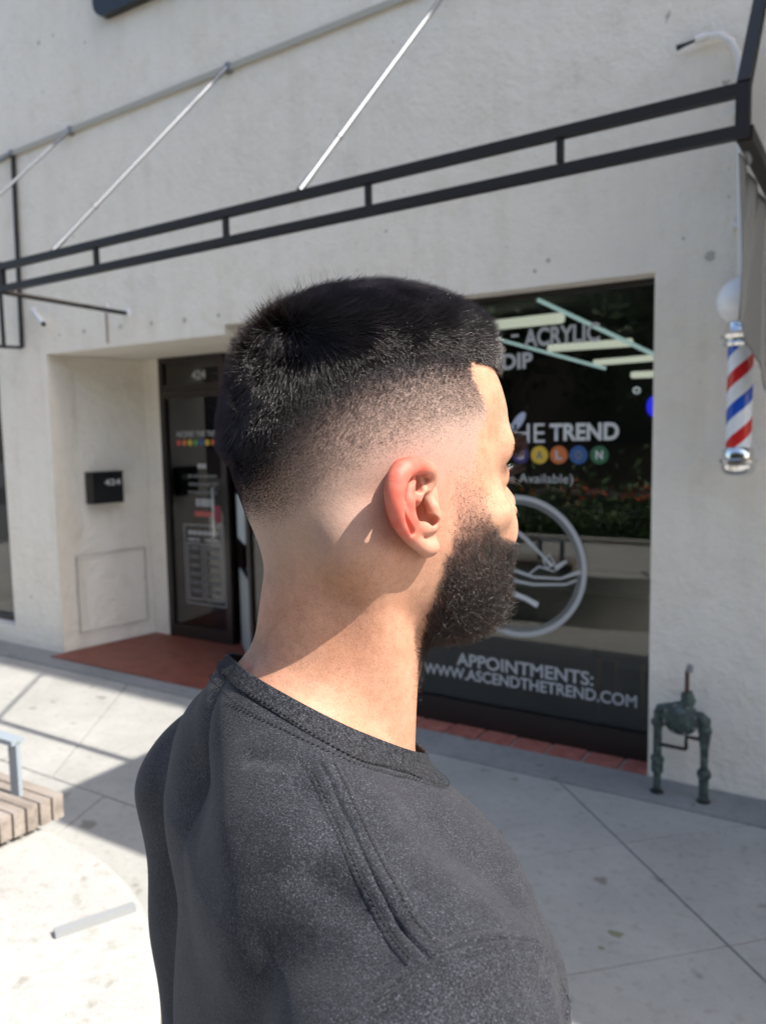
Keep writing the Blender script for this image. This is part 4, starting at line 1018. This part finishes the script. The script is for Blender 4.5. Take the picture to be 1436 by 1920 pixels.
nn = np.array([-SL, 0, 1.]); nn /= np.linalg.norm(nn)
cut(shirt, (0, 0, C0[1]), nn)
HOM = Vector(HO.tolist()); HLv = Vector(HB[1].tolist())
cut(shirt, (0, 0, -.645), (0, 0, -1))
cut(shirt, (0, 0, -.545), (.0, 0, -1), lambda c: abs((c - HOM).dot(HLv)) > .172 and (c - HOM).z < -.30)
sd_ = shirt.modifiers.new('thickness', 'SOLIDIFY'); sd_.thickness = .0016; sd_.offset = -1
# collar band
f_col = lambda p: f_shirt(p) - .0009
Vc, Fc = surface_nets(f_col, (-.16, -.12, -.26), (.08, .12, -.07), .0022, 2)
crim = mat('ribbed_collar', (.03, .03, .035), .95, spec=.15)
f1 = ramp(crim, noise(crim, 1250, 2, .6), [(.34, (.012, .012, .014)), (.50, (.022, .023, .027)), (.60, (.040, .042, .048)), (.72, (.10, .105, .12))]); f2 = ramp(crim, noise(crim, 620, 1, .4, (1, 1, .08)), [(.40, (.6, .6, .6)), (.58, (1.25, 1.25, 1.25))])
setc(crim, mixc(crim, 1.0, f1, f2, 'MULTIPLY')); setn(crim, bump(crim, noise(crim, 620, 1, .4, (1, 1, .08)), .5, .0006))
collar = big_mesh('collar', Vc, Fc, crim, shirt)
cut(collar, (0, 0, C0[1] + .0010), nn); cut(collar, (0, 0, C0[1] - .0130), -nn)
sd_ = collar.modifiers.new('thickness', 'SOLIDIFY'); sd_.thickness = .0026; sd_.offset = -1
# stitches
def stitches(name, paths, m, pitch=.0033, ln=.0027, wd=.0015):
    V = []; F = []
    for path in paths:
        d = np.linalg.norm(np.diff(path, axis=0), axis=1); L = np.r_[0, np.cumsum(d)]; t = np.arange(pitch, L[-1] - pitch, pitch); Q = np.stack([np.interp(t, L, path[:, i]) for i in range(3)], 1)
        Q2 = np.stack([np.interp(t + .0005, L, path[:, i]) for i in range(3)], 1); T = Q2 - Q; T /= np.linalg.norm(T, axis=1)[:, None] + 1e-12; n_ = normals(f_shirt, Q); S_ = np.cross(n_, T)
        Q = Q + n_ * (shirt_disp(Q) + .0011)[:, None]
        T = T + S_ * .35
        for q, t_, s_, nn_ in zip(Q, T, S_, n_):
            b0 = len(V); V += [q - t_ * ln / 2, q + s_ * wd / 2, q + t_ * ln / 2, q - s_ * wd / 2, q + nn_ * .0008, q - nn_ * .0010]; F += [(b0, b0 + 1, b0 + 4), (b0 + 1, b0 + 2, b0 + 4), (b0 + 2, b0 + 3, b0 + 4), (b0 + 3, b0, b0 + 4)]
    o = big_mesh(name, np.array(V), np.array(F), m, shirt); tag(o, kind='stuff'); return o
def offset_path(P_, s):
    n_ = normals(f_shirt, P_); T = np.gradient(P_, axis=0); T /= np.linalg.norm(T, axis=1)[:, None]; Q = P_ + np.cross(n_, T) * s
    for _ in range(2): Q = Q - f_shirt(Q)[:, None] * normals(f_shirt, Q)
    return Q
rim = []                                     # lower edge of the collar band, all the way round
for a_ in np.linspace(0, 2 * math.pi, 241):
    lo_, hi_ = .02, .16; cx0 = -.042
    for _ in range(30):
        mid = (lo_ + hi_) / 2; x = cx0 + mid * math.cos(a_); p = np.array([[x, mid * math.sin(a_), pl_z(x, -.0150)]])
        if f_shirt(p)[0] < 0: lo_ = mid
        else: hi_ = mid
    rim.append(p[0])
rim = np.array(rim); thread = mat('black_thread', (.005, .005, .006), .8)
rim2 = []
for q in rim: rim2.append(q - nn * .0058)
rim2 = np.array(rim2); rim2 = rim2[rim2[:, 0] < .02]; rim2 = rim2[np.argsort(np.arctan2(rim2[:, 1], -(rim2[:, 0] + .042)))]
for _ in range(3): rim2 = rim2 - f_shirt(rim2)[:, None] * normals(f_shirt, rim2)
rim_up = rim + nn * .0042
for _ in range(3): rim_up = rim_up - f_shirt(rim_up)[:, None] * normals(f_shirt, rim_up)
rim_up = rim_up + normals(f_shirt, rim_up) * .0009
stitches('stitching', [rim_up, rim2, offset_path(seam3['shoulder'], .0064), offset_path(seam3['shoulder'], -.0064)], thread)

def welt(path, prof, name):
    us = np.array([p[0] for p in prof]); hs = np.array([p[1] for p in prof]); n_ = normals(f_shirt, path); T = np.gradient(path, axis=0); T /= np.linalg.norm(T, axis=1)[:, None]; S_ = np.cross(n_, T); V = []
    for u, h_ in zip(us, hs):
        Q = path + S_ * u
        for _ in range(2): Q = Q - f_shirt(Q)[:, None] * normals(f_shirt, Q)
        V.append(Q + normals(f_shirt, Q) * (shirt_disp(Q) + (h_ * .72 if h_ > 0 else h_))[:, None])
    m_, k_ = len(us), len(path); V = np.stack(V, 1).reshape(-1, 3); i_, j_ = np.meshgrid(np.arange(k_ - 1), np.arange(m_ - 1), indexing='ij'); a0 = (i_ * m_ + j_).ravel()
    return big_mesh(name, V, np.stack([a0, a0 + 1, a0 + 1 + m_, a0 + m_], 1), cloth, shirt)
pz = [(-.0105, -.0012), (-.0095, .0006), (-.0075, .0014), (-.0064, .0005), (-.0052, .0015), (-.0030, .0017), (-.0014, .0010), (-.0006, -.0010), (.0002, .0018), (.0016, .0022), (.0050, .0018), (.0064, .0006), (.0076, .0014), (.0092, .0005), (.0100, -.0012)]
welt(seam3['shoulder'], pz, 'shoulder_seam')
pz2 = [(-.0060, -.0012), (-.0048, .0005), (-.0022, .0012), (-.0009, .0008), (-.0004, -.0012), (.0003, .0016), (.0012, .0024), (.0030, .0020), (.0055, .0008), (.0075, -.0012)]
for k_ in ('sleeve_front', 'sleeve_back'): welt(seam3[k_], pz2, 'sleeve_seam')

# --- trousers and shoes (below the frame)
def f_legs(p):
    x, y, z = p.T; ps = np.stack([x, np.abs(y), z], 1)
    d = ell(ps, (-.045, .055, -.74), (.115, .115, .13)); d = smin(d, cap(ps, (-.035, .09, -.78), (-.02, .10, -1.14), .092, .066), .03); return smin(d, cap(ps, (-.02, .10, -1.14), (-.045, .105, -1.535), .066, .060), .02)
Vl, Fl = surface_nets(f_legs, (-.22, -.24, -1.62), (.14, .24, -.58), .008, 1)
jeans = mat('dark_denim', (.03, .035, .05), .9); tro = big_mesh('trousers', Vl, Fl, jeans, man)
for s in (1, -1):
    def f_shoe(p, s=s):
        q = p * np.array([1, s, 1]); d = smin(ell(q, (-.055, .105, -1.565), (.055, .040, .052)), ell(q, (.060, .110, -1.580), (.115, .043, .038)), .03); return smax(d, -(q[:, 2] + 1.6055), .004)
    V, F_ = surface_nets(f_shoe, (-.15, .04 if s > 0 else -.18, -1.615), (.20, .18 if s > 0 else -.04, -1.49), .006, 1)
    big_mesh('shoe', V, F_, M['black'], man)

# --- hair
hmat = bpy.data.materials.new('black_hair'); hmat.use_nodes = True; hmat.node_tree.nodes.clear()
ho = N(hmat, 'ShaderNodeOutputMaterial'); hb_ = N(hmat, 'ShaderNodeBsdfHairPrincipled'); hb_.parametrization = 'MELANIN'
hb_.inputs['Melanin'].default_value = .97; hb_.inputs['Melanin Redness'].default_value = .25; hb_.inputs['Roughness'].default_value = .15; hb_.inputs['Radial Roughness'].default_value = .3; hb_.inputs['Random Roughness'].default_value = .3; hb_.inputs['Coat'].default_value = .35
Lk(hmat, hb_.outputs[0], ho.inputs[0])
vn = normals(f_body, Vb)
tri = np.concatenate([Fb[:, [0, 1, 2]], Fb[:, [0, 2, 3]]])
tc_ = Vb[tri].mean(1); tri = tri[(tc_[:, 2] > -.145)]
ar_ = np.linalg.norm(np.cross(Vb[tri[:, 1]] - Vb[tri[:, 0]], Vb[tri[:, 2]] - Vb[tri[:, 0]]), axis=1) / 2
def sample(n, wt):
    pr = ar_ * wt(Vb[tri].mean(1)); pr /= pr.sum(); i = rng.choice(len(tri), n, p=pr); r1 = np.sqrt(rng.random(n)); r2 = rng.random(n); w3 = np.stack([1 - r1, r1 * (1 - r2), r1 * r2], 1)
    p = (Vb[tri[i]] * w3[:, :, None]).sum(1); nv_ = (vn[tri[i]] * w3[:, :, None]).sum(1); return p, nv_ / np.linalg.norm(nv_, axis=1)[:, None]
def norm(v): return v / (np.linalg.norm(v, axis=1)[:, None] + 1e-9)
def curves(name, P0, D0, D1, Ln, r0, K=6, wob=0., parent=None, curl=0., taper=.25, m=None):
    """strands that start along D0 and bend towards D1"""
    n = len(P0); t = np.linspace(0, 1, K); pts = np.empty((n, K, 3)); pts[:, 0] = P0 - D0 * .0006; cur = P0.copy()
    ph = rng.uniform(0, 6.28, n); A1 = norm(np.cross(D1, rng.normal(size=(n, 3)))); A2 = np.cross(D1, A1)
    for k in range(1, K):
        s_ = t[k]; d = norm(D0 * (1 - s_) + D1 * s_ + wob * s_ * rng.normal(size=(n, 3)) * .3); cur = cur + d * (Ln / (K - 1))[:, None]; pts[:, k] = cur
    if curl:
        for k in range(1, K): pts[:, k] += curl * (t[k]) * (A1 * np.cos(ph + t[k] * 5)[:, None] + A2 * np.sin(ph + t[k] * 5)[:, None]) * Ln[:, None]
    W_ = to_world(pts.reshape(-1, 3)).astype('f4')
    hc = bpy.data.hair_curves.new(name); hc.add_curves([K] * n); hc.attributes['position'].data.foreach_set('vector', W_.ravel())
    ra = hc.attributes.get('radius') or hc.attributes.new('radius', 'FLOAT', 'POINT'); rr = (r0 if hasattr(r0, '__len__') else np.full(n, r0))[:, None] * (1 - (1 - taper) * t[None] ** 1.5); ra.data.foreach_set('value', rr.astype('f4').ravel())
    hc.materials.append(m or hmat); o = bpy.data.objects.new(name, hc); COL.objects.link(o)
    if parent is not None: o.parent = parent; o.matrix_parent_inverse = parent_inv(parent)
    return o
# scalp hair
def w_hair(p): k = hair_k(p); return hair_mask(p) * (p[:, 2] > -.01) * sst(.55, 1.0, k)
P0, n0 = sample(78000, w_hair); x, y, z = P0.T; k = hair_k(P0)
zd = np.interp(x, ZD[:, 0], ZD[:, 1]); up_ = z - zd
Ln = .0030 * np.clip(k, 0, 1) ** 1.5 + .0160 * sst(-.002, .026, up_) + .004 * sst(.085, .11, z)
Ln = np.where((x > .055), Ln + .005 * sst(.055, .085, x), Ln)
backk = sst(-.045, -.080, x); Ln = Ln * (1 - .45 * backk) + backk * .002 * sst(.0, .02, up_)
Ln = Ln + .0045 * np.exp(-((x + .070) ** 2 + (z - .100) ** 2) / .026 ** 2); Ln *= rng.uniform(.82, 1.06, len(Ln)); Ln = np.maximum(Ln, .0012)
one = np.ones(len(x))[:, None]
topw = sst(.090, .108, z)[:, None]; bkw = backk[:, None]
top_c = np.array([.92, -.10, .12]) * one; side_c = np.array([.40, 0, -.75]) * one; side_c[:, 1] = np.sign(y) * .15
back_c = np.array([-.15, 0, -.80]) * one
comb = norm(side_c * (1 - topw) + top_c * topw); comb = comb * (1 - bkw) + back_c * bkw
wh = np.array([-.072, .0, .098]); rad = P0 - wh; dwh = np.linalg.norm(rad, axis=1); cw = .5 * np.exp(-(dwh / .024) ** 2)[:, None]
comb = comb * (1 - cw) + (norm(rad * np.array([1, 1, 0]) + 1e-5) * .25 + np.array([.1, 0, .9])) * cw
lift = (.50 * sst(.0, .03, up_) + .22)[:, None]
D0 = norm(n0 * (.9 + lift) + comb * .35 + rng.normal(size=P0.shape) * .10)
clump = np.stack([nz3(P0, 120, i) for i in range(3)], 1)
D1 = norm(n0 * (lift * .55) + comb * 1.0 + rng.normal(size=P0.shape) * .11 + clump * .22)
hair = curves('hair', P0, D0, D1, Ln, rng.uniform(.00009, .00013, len(Ln)), 7, .12, man)
# stray hair standing up at the crown
i = rng.choice(len(P0), 900, p=(lambda q: q / q.sum())(np.exp(-(dwh / .035) ** 2) + .12 * sst(.09, .11, z)))
curves('flyaway_hair', P0[i], D0[i], norm(n0[i] * .9 + np.array([-.25, 0, .5]) + rng.normal(size=(900, 3)) * .3), Ln[i] * 1.05 + .004, .00005, 6, .4, hair)
# clipped fade and nape
def w_fade(p): k = hair_k(p); return hair_mask(p) * (p[:, 2] > -.06) * sst(-.45, .35, k) * sst(1.25, .7, k) * (.18 + .82 * sst(-.1, .5, k))
P1, n1 = sample(60000, w_fade); k1 = hair_k(P1); L1_ = (.0006 + .0018 * np.clip(k1, 0, 1.2) ** 1.3) * rng.uniform(.7, 1.2, len(P1))
c1 = np.tile(np.array([.10, 0, -.75]), (len(P1), 1)); c1[:, 0] -= .35 * sst(-.03, -.08, P1[:, 0])
curves('clipped_hair', P1, norm(n1 + c1 * .5), norm(n1 * .7 + c1 + rng.normal(size=P1.shape) * .2), L1_, .000055, 3, 0, hair)
# beard
bmat_ = hmat.copy(); bmat_.name = 'beard_hair'; bh_ = [n for n in bmat_.node_tree.nodes if n.bl_idname == 'ShaderNodeBsdfHairPrincipled'][0]
bh_.inputs['Melanin'].default_value = .99; bh_.inputs['Melanin Redness'].default_value = .25; bh_.inputs['Random Color'].default_value = .35; bh_.inputs['Roughness'].default_value = .18
def w_beard(p): m_ = beard_mask(p); return m_ * (.70 + .30 * sst(.010, -.040, p[:, 2])) * sst(-.128, -.100, p[:, 2])
P2_, n2 = sample(21000, w_beard); x, y, z = P2_.T; bm_ = beard_mask(P2_)
Lb = .0014 + .0030 * sst(.000, -.032, z) + .0078 * sst(-.026, -.066, z) + .0030 * sst(-.050, -.085, z) * sst(.01, .05, x); Lb *= (.45 + .55 * bm_) * rng.uniform(.6, 1.15, len(x)); Lb *= 1 - .80 * sst(-.084, -.106, z) * sst(.08, .02, x)
cb = np.stack([.22 * np.ones(len(x)), np.sign(y) * .02, -.9 * np.ones(len(x))], 1); fr2 = sst(.06, .095, x)[:, None]
D0 = norm(n2 * .9 + cb * .7 + rng.normal(size=P2_.shape) * .15)
lowr = sst(-.040, -.085, z)[:, None]
D1 = norm(n2 * (.25 + .55 * lowr) + cb * (1 - .35 * lowr) + np.array([.35, 0, 0]) * fr2 + rng.normal(size=P2_.shape) * (.18 + .55 * lowr))
curves('beard', P2_, D0, D1, Lb, rng.uniform(.00009, .00014, len(Lb)), 8, .7, man, .18, .25, bmat_)
# neck stubble in front, eyebrows, lashes
def w_st(p): return sst(.000, .02, p[:, 0]) * sst(-.145, -.120, p[:, 2]) * sst(-.07, -.10, p[:, 2])
P3, n3 = sample(2600, w_st); curves('neck_stubble', P3, n3, norm(n3 * .5 + np.array([.2, 0, -.8]) + rng.normal(size=P3.shape) * .3), rng.uniform(.002, .006, len(P3)), .00005, 4, .3, man)
def w_brow(p):
    a_ = np.abs(p[:, 1]); zb_ = .0325 + .004 * sst(.012, .035, a_) - .004 * sst(.038, .055, a_); return (p[:, 0] > .06) * sst(.006, .010, a_) * sst(.056, .050, a_) * np.exp(-((p[:, 2] - zb_) / .0035) ** 2)
P4, n4 = sample(3000, w_brow); s4 = np.sign(P4[:, 1])[:, None] * np.array([[0, 1., 0]])
curves('eyebrow', P4, norm(n4 + s4 * .4 + np.array([0, 0, .3])), norm(n4 * .9 + s4 * .7 + np.array([.2, 0, -.25]) + rng.normal(size=P4.shape) * .25), rng.uniform(.006,   .010, len(P4)), .00010, 5, .3, man)
nl = 260; aa = rng.uniform(-1, 1, nl); sgn = np.where(np.arange(nl) % 2 == 0, 1., -1.); yy_ = .032 + .0115 * aa; low_ = np.arange(nl) % 5 == 0
PLs = np.stack([.0800 + .0130 * np.sqrt(np.clip(1 - (.75 * aa) ** 2, 0, 1)), sgn * yy_, .013 + np.where(low_, -.0030, .0035) * np.sqrt(np.clip(1 - aa ** 2, 0, 1))], 1)
DLs = norm(np.stack([np.ones(nl), sgn * .55 * aa, np.where(low_, -.4, -.05)], 1)); DL1 = norm(DLs + np.stack([np.zeros(nl), sgn * .3 * aa, np.where(low_, -.3, .75)], 1))
curves('eyelashes', PLs, DLs, DL1, rng.uniform(.009, .013, nl), .00016, 6, .1, man)
